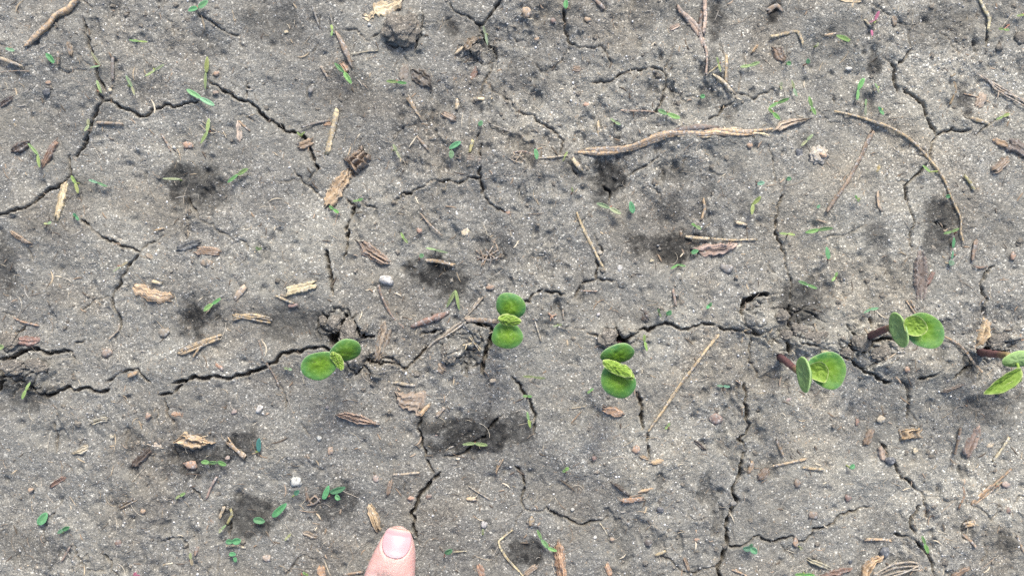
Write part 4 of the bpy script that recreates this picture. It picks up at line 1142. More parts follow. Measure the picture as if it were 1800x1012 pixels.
def chip_mesh(poly, ang, thick, seed, ridge=.25, rows=15):
    """flat piece of wood or leaf from its plan outline (mm), fibres running at angle ang"""
    P = np.array(poly, float)
    c = P.mean(0)
    ca, sa = math.cos(ang), math.sin(ang)
    Q = (P - c) @ np.array([[ca, -sa], [sa, ca]])
    u0, u1 = Q[:, 0].min(), Q[:, 0].max()
    nu = int(np.clip((u1 - u0) / .45, 7, 44))
    us = np.linspace(u0 + .012 * (u1 - u0), u1 - .012 * (u1 - u0), nu)
    lo, hi = np.zeros(nu), np.zeros(nu)
    E = list(zip(Q, np.roll(Q, -1, 0)))
    for i, u in enumerate(us):
        vs_ = []
        for a, b in E:
            if (a[0] - u) * (b[0] - u) <= 0 and abs(a[0] - b[0]) > 1e-9:
                vs_.append(a[1] + (b[1] - a[1]) * (u - a[0]) / (b[0] - a[0]))
        lo[i], hi[i] = (min(vs_), max(vs_)) if vs_ else (0, 0)
    wd = max((hi - lo).max(), .3)
    lo += wd * (.08 * vnoise(us * .9 + seed, us * 0 + seed, 1) + .06 * vnoise(us * 3.1 + seed, us * 0 + seed, 2))
    hi += wd * (.08 * vnoise(us * .9 + seed + 40, us * 0 + seed, 1) + .06 * vnoise(us * 3.1 + seed + 40, us * 0 + seed, 2))
    s = np.linspace(0, 1, rows)
    U = np.repeat(us[:, None], rows, 1)
    Vv = lo[:, None] + (hi - lo)[:, None] * s[None]
    # ends splinter along the fibres
    k = np.linspace(-1, 1, nu)[:, None]
    U = U + (np.abs(k) ** 6) * np.sign(k) * min((u1 - u0) * .16, 1.6) * vnoise(s[None] * 6 + seed, np.sign(k) * 3 + seed, 6)
    fibre = vnoise(s[None] * (5 + 3 * wd ** .5) + seed, U * .13 + seed, 7)
    fine_ = vnoise(s[None] * (13 + 5 * wd ** .5) + seed, U * .3 + seed, 8)
    edge = np.clip(1 - np.abs(2 * s - 1) ** 9, 0, 1)[None] ** .5 * np.clip(1 - np.abs(k) ** 14, 0, 1) ** .5
    H = thick * (.8 + 1.5 * ridge * (fibre + .6 * fine_) + .25 * vnoise(U * .4 + seed, Vv * .5 + seed, 5)) * edge
    X, Y = c[0] + U * ca - Vv * sa, c[1] + U * sa + Vv * ca
    # lie on the soil: plane fitted through the surface below
    zr = rest(X, Y)
    A = np.stack([X.ravel(), Y.ravel(), np.ones(X.size)], 1)
    co = np.linalg.lstsq(A, zr.ravel(), rcond=None)[0]
    plane = (A @ co).reshape(X.shape)
    zb = .55 * plane + .45 * zr
    top = np.stack([X, Y, zb + H - .42], -1).reshape(-1, 3)
    bot = np.stack([X, Y, zb - 1.0 - 0 * H], -1).reshape(-1, 3)
    F = [tuple(q) for q in grid_faces(nu, rows)]
    m = nu * rows
    ring = [j for j in range(rows)] + [i * rows + rows - 1 for i in range(1, nu)] + [(nu - 1) * rows + j for j in range(rows - 2, -1, -1)] + [i * rows for i in range(nu - 2, 0, -1)]
    F += [(ring[i], ring[(i + 1) % len(ring)], m + ring[(i + 1) % len(ring)], m + ring[i]) for i in range(len(ring))]
    fb = np.clip(.55 + .38 * fibre + .25 * fine_, 0, 1)
    at = np.stack([fb.ravel(), np.clip(.48 + .9 * (1 - edge) + .25 * vnoise(U * .5 + seed, Vv * .5, 9), 0, 1).ravel(), np.zeros(m)], 1)
    return np.concatenate([top, bot]), F, np.concatenate([at, at])


def finish(name, mesh, px, py, color, head, label, cat, group, mat=None):
    V, F, at = mesh
    x, y = V[:, 0].mean(), V[:, 1].mean()
    z = float(rest(x, y))
    o = mesh_obj(name, V - np.array([x, y, z]), F, mat or M_DEBRIS, attr=at)
    o.location = (x * MM, y * MM, z * MM)
    cc = (np.array(C[color]) * .88 + .16 * np.array([.155, .15, .145])) * (1 + .07 * rng.normal()) * (1 + .02 * rng.normal(size=3))
    o.color = tuple(np.clip(cc, .01, .85)) + (1,)
    bm = None
    if label:
        tag(o, label, cat, group)
    else:
        later(o, head, px, py, cat, group)
    return o


SEED = [100]


def strand(tile, color, wd, pts, label='', kind='straw', flat=.62, lift=0.0, taper=.85, name=None):
    SEED[0] += 1
    pp = [T(tile, *p) for p in pts]
    path = [G(*p) for p in pp]
    w_ = np.array(wd, float) * ZW if np.ndim(wd) else max(wd * ZW * 1.1, .42)
    L = sum(math.dist(a, b) for a, b in zip(path[:-1], path[1:]))
    size = 'thin' if np.mean(w_) < .75 else ('short' if L < 7 else 'long' if L > 20 else 'thick')
    mid = pp[len(pp) // 2] if len(pp) > 2 else ((pp[0][0] + pp[1][0]) / 2, (pp[0][1] + pp[1][1]) / 2)
    nm = {'straw': 'straw', 'twig': 'twig', 'root': 'root', 'stem': 'stalk'}[kind]
    return finish(name or nm, strand_mesh(path, w_, SEED[0], flat, lift, taper=taper), *mid, color, f'{size} {CN[color]} {nm.replace("_", " ")}', label, nm.replace('_', ' '), 'straw and twigs on the soil')


def bundle(tile, color, lines, label, name='straw_bundle', cat='straw'):
    """several strands matted together into one piece"""
    SEED[0] += 1
    Vs, Fs, As, o0, ps = [], [], [], 0, []
    for k, (wd, pts) in enumerate(lines):
        pp = [T(tile, *p) for p in pts]
        ps += pp
        V, F, at = strand_mesh([G(*p) for p in pp], max(wd * ZW, .3), SEED[0] + k * 7, lift=.12 * k, sides=6)
        at[:, 0] = np.clip(at[:, 0] * .6 + .2 + .35 * rng.normal() * .5, 0, 1)
        Vs.append(V)
        Fs += [tuple(i + o0 for i in q) for q in F]
        As.append(at)
        o0 += len(V)
    c = np.mean(ps, 0)
    return finish(name, (np.concatenate(Vs), Fs, np.concatenate(As)), c[0], c[1], color, f'{CN[color]} {name.replace("_", " ")}', label, cat, 'straw and twigs on the soil')


def chip(tile, color, geo, label='', ang=None, thick=None, ridge=.25, name='wood_chip'):
    """geo: outline points, or (x0,y0,x1,y1,width) of a splinter"""
    SEED[0] += 1
    if len(geo) == 5 and np.ndim(geo[0]) == 0:
        x0, y0, x1, y1, wd = geo
        L = math.hypot(x1 - x0, y1 - y0)
        ux, uy = (x1 - x0) / L, (y1 - y0) / L
        out = []
        rr = np.random.default_rng(SEED[0])
        prof = [(0, .55), (.12, .85), (.45, 1), (.8, .9), (1, .5)]
        for s_, q in prof:
            j = q * (.85 + .3 * rr.random()) * wd * .5
            out.append((x0 + ux * L * s_ - uy * j, y0 + uy * L * s_ + ux * j))
        for s_, q in prof[::-1]:
            j = q * (.85 + .3 * rr.random()) * wd * .5
            out.append((x0 + ux * L * s_ + uy * j, y0 + uy * L * s_ - ux * j))
        ang_ = math.atan2(-(y1 - y0), x1 - x0)
        pts = out
    else:
        pts = geo
        P = np.array(pts, float) * [1, -1]
        P = P - P.mean(0)
        ev, evec = np.linalg.eigh(P.T @ P)
        ang_ = math.atan2(evec[1, 1], evec[0, 1])
    if ang is not None:
        ang_ = math.radians(ang)
    pp = [T(tile, *p) for p in pts]
    poly = [G(*p) for p in pp]
    A = np.array(poly)
    span = float(min(np.ptp(A[:, 0]), np.ptp(A[:, 1])))
    th = thick * .85 + .1 if thick is not None else float(np.clip(.22 * span, .5, 1.1))
    c = np.mean(pp, 0)
    size = 'small' if max(np.ptp(A[:, 0]), np.ptp(A[:, 1])) < 6 else 'large'
    nm = name.replace('_', ' ')
    return finish(name, chip_mesh(poly, ang_, th, SEED[0], ridge), c[0], c[1], color, f'{size} {CN[color]} {nm}', label, nm, 'wood and leaf scraps on the soil')


ICO3 = ico(2)


def pebble(tile, color, x, y, rx, ry=None, ang=0, label='', hz=.36, name='pebble', sub=None, rough_=.32, mat=None, sinkf=.1):
    SEED[0] += 1
    s = SEED[0]
    ry = ry or rx
    bv, bf = sub or ICO3
    n1 = fbm(bv[:, 0] * 2 + s, bv[:, 1] * 2 + bv[:, 2] * 1.7, 1.3, 3, s)
    n2 = fbm(bv[:, 2] * 2 + s, bv[:, 0] * 2 - bv[:, 1] * 1.7, .6, 2, s + 3)
    P = bv * (1 + rough_ * 1.6 * n1 + rough_ * n2)[:, None]
    a = math.radians(ang)
    X, Y, Z = P[:, 0] * rx * ZW, P[:, 1] * ry * ZW, P[:, 2] * min(rx, ry) * ZW * hz
    px, py = T(tile, x, y)
    wx, wy = G(px, py)
    zc = float(rest(wx, wy)) + min(rx, ry) * ZW * hz * sinkf
    V = np.stack([X * math.cos(a) - Y * math.sin(a) + wx, X * math.sin(a) + Y * math.cos(a) + wy, Z + zc], 1)
    o = finish(name, (V, [tuple(int(i) for i in f) for f in bf], np.full((len(V), 3), .5)), px, py, color, f'{"tiny" if max(rx, ry) < 15 else "small"} {CN[color]} {name.replace("_", " ")}', label,
               name.replace('_', ' '), 'small stones on the soil' if name == 'pebble' else 'clods of soil', mat or M_STONE)
    return o


# --- top row of the picture, from the knobby twig to the torn leaf
strand('A0', 'tan', [26, 32, 34, 30, 34, 28, 20], [(415, 5), (370, 60), (310, 100), (280, 150), (220, 205), (168, 252)], 'knobby curved tan twig near the top corner above the emerald leaf', 'twig', flat=.9)
strand('A0', 'pale', [24, 22, 10], [(8, 314), (60, 330), (140, 358)])
strand('A0', 'grey', 14, [(607, 265), (607, 425)])
strand('A0', 'dull', 16, [(325, 290), (320, 350)])
strand('A0', 'dull', 15, [(515, 647), (645, 650)])
chip('A0', 'pale', (1240, 628, 1250, 742, 38))
strand('A0', 'tan', 12, [(1245, 632), (1300, 682)])
pebble('A0', 'orange', 978, 755, 25, 22)
chip('A0', 'cream', (343, 945, 302, 1147, 40), 'wide flat cream straw lying across the crack at the left edge', name='straw', ridge=.15)
chip('A0', 'red', (292, 735, 220, 872, 34))
chip('A0', 'dark', (70, 795, 150, 745, 52))
chip('A0', 'dark', (-8, 558, 76, 508, 24))
pebble('A0', 'slate', 250, 482, 22, 20, label='smooth blue-grey pebble beside a small pink one, above the forked crack')
pebble('A0', 'orange', 263, 438, 15, 11)
pebble('A0', 'orange', 1130, 385, 18, 14)
pebble('A0', 'pink', 1125, 485, 15, 12)
pebble('A0', 'white', 908, 770, 9)
pebble('A0', 'cream', 588, 480, 10)
chip('A0', 'dull', (376, 232, 390, 302, 26))
strand('A0', 'brown', 10, [(840, 700), (865, 740), (890, 790)])
strand('A0', 'cream', 7, [(925, 780), (935, 800), (942, 842)])
bundle('A0', 'pale', [(5, [(1045, 625), (1100, 670), (1180, 705)]), (5, [(1040, 650), (1085, 690), (1150, 690)]), (6, [(1160, 680), (1182, 722)])], '', 'root_fibre', 'root fibre')
strand('A0', 'dull', 7, [(20, 386), (95, 380), (170, 381)])
chip('B0', 'cream', [(555, 65), (590, 70), (612, 40), (600, 10), (640, -4), (760, -10), (752, 45), (705, 62), (670, 88), (620, 80), (588, 112)], 'torn cream dry leaf scrap at the top edge above the clod', ang=20, thick=.7, ridge=.5, name='dry_leaf')
strand('B0', 'brown', [8, 26, 32, 22, 10], [(412, 160), (440, 210), (465, 265), (480, 300), (500, 350)], flat=.5, kind='twig')
strand('B0', 'grey', 10, [(380, 50), (405, 170)])
strand('B0', 'grey', 9, [(290, 25), (325, 130)])
strand('B0', 'pale', 8, [(500, 282), (570, 270), (640, 265)])
strand('B0', 'pale', 10, [(335, 345), (370, 402)])
chip('B0', 'orange', (442, 325, 478, 378, 34))
strand('B0', 'cream', 29, [(420, 578), (395, 690), (370, 797)], 'upright cream straw lying beside the curving crack', taper=.92)
strand('B0', 'grey', 10, [(235, 665), (310, 640), (385, 628)])
chip('B0', 'orange', (350, 645, 393, 645, 24))
chip('B0', 'brown', [(462, 832), (500, 800), (548, 765), (612, 812), (585, 860), (545, 908), (500, 880)], 'chunky brown wood block with ridged fibres below the cream straw', ang=62, thick=2.6, ridge=.45)
chip('B0', 'tan', (485, 885, 370, 1085, 74), 'long tan wood splinter lying below the ridged wood block', thick=1.3, ridge=.4)
chip('B0', 'dark', [(808, 365), (870, 358), (922, 410), (912, 458), (868, 462), (820, 425)], ang=-40, ridge=.45)
chip('B0', 'grey', (786, 342, 770, 428, 52))
strand('B0', 'tan', [24, 22, 14, 6], [(800, 522), (825, 560), (845, 595), (866, 622)], kind='twig')
chip('B0', 'greyb', (1062, 822, 1202, 852, 54))
strand('B0', 'cream', 19, [(1055, 533), (1050, 582)])
strand('B0', 'olive', 15, [(1135, 745), (1120, 806)])
strand('B0', 'cream', 18, [(1145, 523), (1232, 519)])
chip('B0', 'dull', (978, 598, 1048, 632, 38))
chip('B0', 'brown', [(1080, 258), (1105, 205), (1150, 190), (1182, 205), (1150, 225), (1120, 262), (1095, 280)], name='bark', ang=35, thick=1.6)
strand('B0', 'cream', 13, [(1045, 285), (1078, 255)])
chip('B0', 'red', (1162, 340, 1125, 424, 32))
strand('B0', 'grey', 10, [(1190, 650), (1265, 670), (1339, 697)])
chip('B0', 'brown', (218, 765, 292, 738, 46))
pebble('B0', 'grey', 280, 470, 15)
pebble('B0', 'cream', 150, 160, 15, 12)
pebble('B0', 'white', 590, 125, 9)
strand('B0', 'brown', 12, [(845, 720), (905, 792)])
pebble('C0', 'tan', 75, 70, 24, 26)
strand('C0', 'pink', 19, [(425, -5), (482, 52)])
bundle('C0', 'pink', [(26, [(866, 36), (930, 112), (980, 195), (1002, 258)]), (24, [(885, 60), (950, 120), (990, 190)]), (24, [(1008, -8), (1012, 80), (1000, 175)]), (20, [(990, 60), (985, 130), (975, 200)]), (13, [(995, 200), (1012, 300), (1010, 400)])], 'ragged pinkish bark strip running down from the top edge', 'bark', 'bark')
chip('C0', 'pink', (820, 162, 882, 124, 30))
strand('C0', 'gold', 16, [(1115, 293), (1115, 437)], 'upright golden straw forming one arm of the straw V')
strand('C0', 'cream', [14, 18, 24, 24], [(1042, 398), (1080, 420), (1110, 442), (1148, 488)], 'cream straw forming the lower arm of the straw V')
strand('C0', 'gold', 7, [(1018, 392), (1132, 308)])
strand('C0', 'pink', 9, [(545, 580), (640, 582), (740, 586)])
# the long twisted root
SEED[0] += 1
rt = empty('root', *G(*T('C0', 700, 745)), float(rest(*G(*T('C0', 700, 745)))))
tag(rt, 'long twisted tan root lying across the soil above the dark hollow', 'root')
rpts = [(325, 802), (450, 796), (540, 786), (620, 774), (700, 745), (770, 718), (830, 704), (900, 700), (990, 706), (1060, 695), (1150, 700), (1230, 698), (1360, 686)]
rw = np.array([8, 34, 42, 28, 32, 40, 30, 24, 30, 36, 30, 24, 22.]) * ZW
for k in range(7):
    ph = k * 2 * math.pi / 7
    path, ww = [], []
    D0 = dense([(*G(*T('C0', *p)), 0) for p in rpts], .8)
    n = len(D0)
    t = np.linspace(0, 1, n)
    wv = np.interp(t, np.linspace(0, 1, len(rw)), rw)
    tn = np.gradient(D0, axis=0)
    tn /= np.linalg.norm(tn, axis=1)[:, None]
    nrm = np.stack([-tn[:, 1], tn[:, 0]], 1)
    tw = t * 5.5 + ph + .5 * np.sin(t * 9 + k)
    offs = .36 * wv * np.cos(tw)
    Pk = D0.copy()
    Pk[:, :2] += nrm * offs[:, None]
    zr = rest(Pk[:, 0], Pk[:, 1])
    Pk[:, 2] = np.convolve(np.pad(zr, 5, mode='edge'), np.ones(11) / 11, 'valid') + .5 * wv * (.5 + .5 * np.sin(tw)) * .42
    a0, a1 = (0, n) if k < 3 else (int(rng.uniform(0, .15) * n), int(rng.uniform(.8, 1) * n))
    V, F, at = tube(Pk[a0:a1], wv[a0:a1] * .25, 7, .5, k + 3, knobs=.25)
    at[:, 0] = np.clip(at[:, 0] * .7 + .12 * (k % 4), 0, 1)
    part('root_strand', rt, V, F, M_DEBRIS, at, color=np.array(C['tan' if k % 3 else 'dull']) * (1.3 if k % 2 else 1.0))
for fr_ in ([(860, 715), (905, 722), (930, 745)], [(620, 765), (585, 775), (545, 800)], [(1100, 690), (1150, 676), (1200, 678)], [(1250, 700), (1310, 704), (1345, 715)], [(380, 790), (430, 780), (500, 776)], [(960, 715), (1000, 722), (1040, 718)]):
    V, F, at = strand_mesh([G(*T('C0', *p)) for p in fr_], np.array([16, 14, 5.]) * ZW, 31 + fr_[0][0], .4, sides=7)
    part('root_strand', rt, V, F, M_DEBRIS, at, color=C['cream'])
V, F, at = strand_mesh([G(*T('C0', *p)) for p in [(800, 700), (850, 688), (960, 672), (1075, 668)]], np.array([10, 30, 34, 12.]) * ZW, 7, .6)
part('bark', rt, V, F, M_DEBRIS, at, color=C['greyb'])
chip('D0', 'pale', [(28, 690), (60, 640), (120, 618), (228, 618), (175, 645), (110, 662), (60, 690)], 'pale frayed root end lying past the tip of the long root', ridge=.5, name='wood_chip', ang=20)
strand('C0', 'pale', 10, [(130, 832), (210, 829), (290, 820)], kind='stem')
strand('C0', 'brown', 9, [(0, 803), (60, 800), (112, 818)], kind='root')
strand('C0', 'cream', 22, [(315, 835), (356, 892)])
strand('C0', 'cream', 14, [(447, 640), (456, 752)])
pebble('C0', 'orange', 1240, 765, 16, 13)
pebble('C0', 'orange', 388, 555, 15, 13)
pebble('C0', 'white', 425, 595, 9)
chip('C0', 'dull', (312, 358, 362, 362, 40))
bundle('C0', 'dull', [(7, [(0, 800), (30, 830), (60, 820)]), (7, [(-10, 840), (25, 815), (70, 850)]), (6, [(10, 860), (30, 835), (50, 800)]), (6, [(-20, 830), (10, 850), (50, 860)])], '', 'root_fibre', 'root fibre')
chip('C0', 'tan', (1255, 278, 1288, 232, 14))
pebble('C0', 'tan', 395, 110, 18, 14)
pebble('C0', 'red', 215, 115, 14)
pebble('C0', 'tan', 130, 205, 13, 16)
strand('D0', 'dull', [30, 26, 24, 10], [(-8, 62), (20, 42), (50, 30), (78, 62)], flat=.5, kind='twig')
strand('D0', 'gold', [18, 18, 16, 16, 12], [(18, 196), (90, 176), (150, 164), (170, 190), (190, 232)], 'hooked golden straw bent at a right angle near the top edge')
chip('D0', 'brown', [(28, 250), (80, 248), (107, 290), (80, 327), (40, 317)], name='bark', ang=-60)
chip('D0', 'cream', [(330, -8), (472, -8), (466, 25), (400, 20)], name='dry_leaf')
strand('D0', 'pale', 12, [(500, 110), (532, 152)])
strand('D0', 'cream', 11, [(300, 185), (356, 174)])
chip('D0', 'dull', (647, 88, 650, 147, 28))
strand('D0', 'gold', [14, 16, 20, 14], [(1078, 0), (1110, 70), (1132, 110), (1128, 172)], 'golden twig standing over a dark slot near the top corner', 'twig')
pebble('D0', 'greyb', 1315, 212, 46, 36, name='soil_clod', mat=M_CLOD, rough_=.2)
bundle('D0', 'pale', [(10, [(1080, 402), (1180, 455), (1345, 560)]), (9, [(1095, 400), (1200, 480), (1345, 545)]), (9, [(1120, 420), (1190, 490), (1330, 570)]), (7, [(1140, 430), (1170, 480), (1260, 510)]), (6, [(1185, 490), (1175, 530)])],
       'pale bundle of dry straw blades at the right edge')
strand('D0', 'tan', 12, [(943, 428), (957, 488), (925, 562)], kind='stem')
strand('D0', 'tan', 7, [(1005, 498), (1070, 515), (1142, 546)])
chip('D0', 'pink', (1068, 575, 1112, 500, 52))
strand('D0', 'cream', 16, [(1028, 630), (1127, 656)])
chip('D0', 'tan', (1153, 740, 1232, 770, 34))
chip('D0', 'greyb', (1228, 758, 1350, 802, 80), name='bark')
strand('D0', 'gold', [8, 11, 14, 15, 16, 14, 14, 12, 12, 12, 12, 11, 9], [(345, 580), (450, 608), (560, 648), (640, 685), (700, 725), (770, 790), (850, 882), (900, 962), (922, 1012), (945, 1062), (985, 1142), (990, 1212), (1012, 1284)],
       'long curved golden stem arching down past the forked crack', 'stem', flat=.9)
strand('D0', 'dull', [24, 22, 20, 20, 20, 20], [(537, 692), (510, 750), (470, 840), (420, 930), (365, 1012), (300, 1108)], 'slanted straight grey-tan twig beside the curved golden stem', 'twig')
pebble('D0', 'pale', 275, 815, 42, 36, label='whitish crumbly stone with an orange core', hz=.22, rough_=.5, sinkf=.15, sub=ico(4))
pebble('D0', 'orange', 282, 815, 22, 14, label='orange core set in the whitish crumbly stone', hz=.8, sinkf=.9)
strand('D0', 'olive', 16, [(1000, 925), (1030, 965), (1050, 1003)])
pebble('D0', 'slate', 165, 800, 22, 24)
chip('D0', 'olive', (555, 905, 575, 870, 16))
chip('D0', 'dull', (1150, 905, 1232, 838, 56), name='bark')
pebble('D0', 'white', 425, 358, 18, 10)
# --- middle row
chip('A1', 'tan', [(713, 490), (735, 472), (770, 470), (800, 495), (830, 506), (880, 512), (917, 520), (906, 560), (850, 574), (790, 561), (730, 532)], 'tan oval wood chip lying alone beside the forked crack', ridge=.18, thick=1.3)
chip('A1', 'slate', (938, 292, 1058, 254, 46))
chip('A1', 'brown', (1038, 300, 1168, 312, 50), name='bark')
pebble('A1', 'brown', 1095, 365, 28, 22)
bundle('A1', 'gold', [(16, [(955, 830), (1060, 785), (1178, 735)]), (14, [(965, 838), (1060, 800), (1165, 755)]), (14, [(985, 815), (1080, 770), (1150, 745)]), (10, [(1030, 850), (1060, 810), (1100, 770)]), (9, [(960, 820), (1040, 780), (1120, 752)])],
       'golden-brown bundle of straw fibres beside a damp dark patch')
strand('A1', 'pale', 30, [(1253, 552), (1302, 488)])
bundle('A1', 'tan', [(14, [(1235, 660), (1320, 640), (1430, 660)]), (14, [(1240, 645), (1330, 632), (1420, 650)]), (12, [(1235, 635), (1330, 655), (1425, 675)]), (10, [(1250, 628), (1340, 645), (1405, 640)])], 'tan mat of straw fibres beside the long crack', )
pebble('A1', 'dull', 872, 725, 30, 26)
pebble('A1', 'dull', 565, 830, 28, 22)
strand('A1', 'cream', 16, [(814, 458), (866, 471)])
chip('A1', 'pale', (783, 324, 847, 346, 26))
strand('A1', 'tan', 8, [(818, 196), (868, 184)])
strand('A1', 'tan', 22, [(688, 952), (737, 934)])
strand('A1', 'orange', 10, [(70, 650), (120, 672), (196, 690)], kind='twig')
chip('A1', 'red', (88, 772, 208, 768, 52), name='bark')
strand('A1', 'pale', 9, [(630, 680), (628, 712), (575, 762)], kind='root')
strand('A1', 'orange', 18, [(1148, 888), (1182, 912)])
chip('A1', 'brown', (68, 204, 162, 262, 26))
chip('B1', 'cream', [(153, 490), (322, 454), (328, 500), (165, 537)], 'cream rectangular block of split straw beside the short black crack', thick=1.5, ridge=.05, name='straw', ang=12)
strand('B1', 'cream', 12, [(113, 534), (207, 573)])
pebble('B1', 'red', 205, 585, 30, 12)
chip('B1', 'brown', [(538, 252), (575, 243), (690, 328), (704, 365), (662, 378), (560, 322)], name='bark', ridge=.5, ang=-38)
pebble('B1', 'white', 690, 455, 36, 24, -25, label='angular off-white stone below the brown bark', hz=.7)
pebble('B1', 'cream', 1095, 207, 21, 23, label='cream angular pebble right of the damp hollow, alone on grey soil')
strand('B1', 'dull', 10, [(865, 110), (910, 160), (976, 222)])
strand('B1', 'brown', 12, [(650, 480), (670, 550), (720, 640), (802, 722)], kind='twig')
strand('B1', 'red', [20, 34, 38, 20], [(815, 692), (880, 668), (950, 645), (1003, 624)], 'dark red-brown stick lying above a short crack', 'twig')
bundle('B1', 'pale', [(13, [(978, 742), (1050, 690), (1120, 640)]), (12, [(985, 750), (1060, 700), (1130, 650)]), (10, [(990, 725), (1060, 680), (1110, 645)]), (9, [(1080, 665), (1140, 600), (1190, 540)]), (10, [(900, 805), (940, 770), (985, 745)])], '', 'straw_bundle')
strand('B1', 'dull', 24, [(1108, 660), (1262, 666)])
bundle('B1', 'cream', [(9, [(1085, 790), (1130, 780), (1182, 743)]), (8, [(1105, 790), (1095, 815)]), (8, [(1130, 750), (1155, 785), (1187, 822)]), (7, [(1115, 745), (1150, 790), (1175, 828)])], 'pale branched rootlet lying on the broken crust plate', 'rootlet', 'rootlet')
chip('B1', 'dull', (692, 678, 640, 862, 70), name='bark', ridge=.4)
bundle('B1', 'brown', [(10, [(1150, 300), (1200, 330), (1270, 300)]), (10, [(1160, 350), (1215, 320), (1260, 350)]), (9, [(1190, 380), (1210, 330), (1240, 280)]), (9, [(1150, 330), (1220, 350), (1280, 330)]), (8, [(1200, 290), (1230, 340), (1220, 390)]), (8, [(1170, 290), (1190, 340), (1180, 385)])], 'brown knot of tangled fibres on the crust', 'fibre_knot', 'fibre knot')
strand('B1', 'tan', 18, [(888, 352), (960, 358), (1042, 378)])
chip('B1', 'dull', (1223, 120, 1302, 110, 42))
pebble('B1', 'orange', 860, 198, 14, 15)
pebble('B1', 'orange', 1315, 105, 14)
pebble('B1', 'orange', 1225, 490, 22, 14)
chip('B1', 'brown', (915, 830, 992, 932, 60), name='bark')
strand('B1', 'pale', 16, [(733, 985), (832, 1000)])
strand('B1', 'brown', 9, [(28, 765), (60, 870), (108, 958), (126, 1008)], kind='root')
pebble('B1', 'cream', 1240, 977, 20, 12)
strand('B1', 'pale', 10, [(1133, 602), (1170, 550)])
strand('C1', 'gold', [10, 16, 18, 14, 7], [(335, 103), (370, 180), (420, 280), (455, 350), (492, 414)], 'golden straw leaning across the branching hairline crack', taper=.6)
strand('C1', 'gold', [17, 16, 16, 15, 13], [(1070, 742), (967, 878), (870, 1005), (790, 1125), (708, 1240)], 'long straight golden straw lying below the main crack')
chip('C1', 'pink', [(948, 290), (1000, 263), (1080, 262), (1167, 252), (1162, 292), (1090, 322), (1000, 337)], 'frayed pinkish-tan wood chip beside a tiny emerald leaf', ridge=.55, ang=8)
strand('C1', 'gold', 10, [(1040, 236), (1150, 245), (1282, 240)])
strand('C1', 'tan', 14, [(998, 28), (1007, 80), (990, 137)])
strand('C1', 'cream', 17, [(1168, 150), (1222, 166)])
strand('C1', 'cream', 18, [(915, 226), (1032, 237)])
strand('C1', 'tan', 12, [(885, 192), (890, 227)])
chip('C1', 'dark', [(663, 600), (705, 608), (722, 650), (690, 677), (668, 650)], name='bark', ang=-50)
strand('C1', 'pink', 12, [(838, 503), (851, 583)])
strand('C1', 'cream', 18, [(1152, 648), (1155, 693)])
strand('C1', 'pale', 8, [(120, 670), (152, 772)])
strand('C1', 'pale', 7, [(265, 608), (268, 662)])
bundle('C1', 'orange', [(9, [(190, 625), (208, 640), (230, 632)]), (8, [(205, 640), (200, 665)]), (8, [(205, 638), (218, 660)])], '', 'twig', 'twig')
pebble('C1', 'white', 565, 390, 15, 20)
pebble('C1', 'cream', 730, 352, 11)
pebble('C1', 'pale', 460, 312, 13)
pebble('C1', 'white', 450, 632, 9)
pebble('C1', 'grey', 1120, 390, 34, 22)
strand('C1', 'pink', 7, [(358, 508), (442, 512)])
strand('D1', 'cream', 13, [(560, -5), (565, 60), (580, 97)])
chip('D1', 'greyb', (787, 305, 785, 565, 68), 'flat grey-pink ribbed wood strip pressed into the crust', ridge=.6, thick=.7)
chip('D1', 'red', (852, 408, 815, 482, 26))
chip('D1', 'tan', [(1083, 722), (1115, 662), (1142, 680), (1157, 740), (1112, 796), (1070, 792)], 'tan seed-shaped bark piece above the last purple stem', ang=65, thick=1.8, ridge=.4, name='bark')
chip('D1', 'orange', (1300, 745, 1350, 755, 40))
strand('D1', 'tan', 12, [(908, 748), (980, 790), (1022, 832), (1050, 872), (1102, 932)], kind='root')
strand('D1', 'pale', 7, [(706, 798), (655, 835), (600, 872)])
strand('D1', 'pink', 20, [(1070, 253), (1055, 352)])
strand('D1', 'red', 12, [(1062, 380), (1092, 388), (1128, 382)])
pebble('D1', 'orange', 1265, 330, 15, 22)
pebble('D1', 'orange', 708, 915, 15)
bundle('D1', 'tan', [(9, [(712, 560), (760, 632)]), (9, [(730, 555), (765, 625)])], '', 'straw')
strand('D1', 'pale', 8, [(243, 680), (247, 715), (275, 732)])
pebble('D1', 'olive', 290, 828, 26, 12, 10)
chip('D1', 'greyb', (905, 1035, 1042, 982, 22))
# --- bottom row
chip('A2', 'tan', [(928, 310), (985, 243), (1040, 270), (1127, 305), (1062, 336), (1020, 352)], 'tan diamond-shaped wood chip beside a dark damp patch', ang=-15, thick=1.7, ridge=.4)
chip('A2', 'pale', [(748, 311), (790, 291), (850, 304), (874, 336), (820, 337)], ang=-12)
chip('A2', 'dark', (708, 432, 812, 328, 46), name='bark', ridge=.5)
chip('A2', 'pale', [(383, 366), (425, 335), (470, 318), (493, 345), (440, 374)], 'pale papery husk on grey crust beside short straw fibres', ang=15, name='husk')
chip('A2', 'orange', (908, 158, 984, 162, 26))
pebble('A2', 'orange', 1010, 425, 31, 21, label='orange-brown stone touching a green weed leaf on damp soil')
strand('A2', 'tan', [34, 22, 20, 36], [(1203, 302), (1230, 335), (1260, 362), (1292, 388)], kind='twig')
bundle('A2', 'pale', [(10, [(473, 212), (520, 192), (580, 186)]), (9, [(478, 202), (525, 185), (572, 178)]), (8, [(490, 218), (540, 200), (575, 196)])], '', 'straw')
strand('A2', 'pink', 8, [(382, 848), (340, 922)])
strand('A2', 'cream', 15, [(1148, 702), (1162, 672), (1172, 648)])
strand('A2', 'olive', 14, [(1190, 740), (1212, 690), (1205, 660)])
chip('A2', 'brown', (1094, 713, 1116, 762, 36))
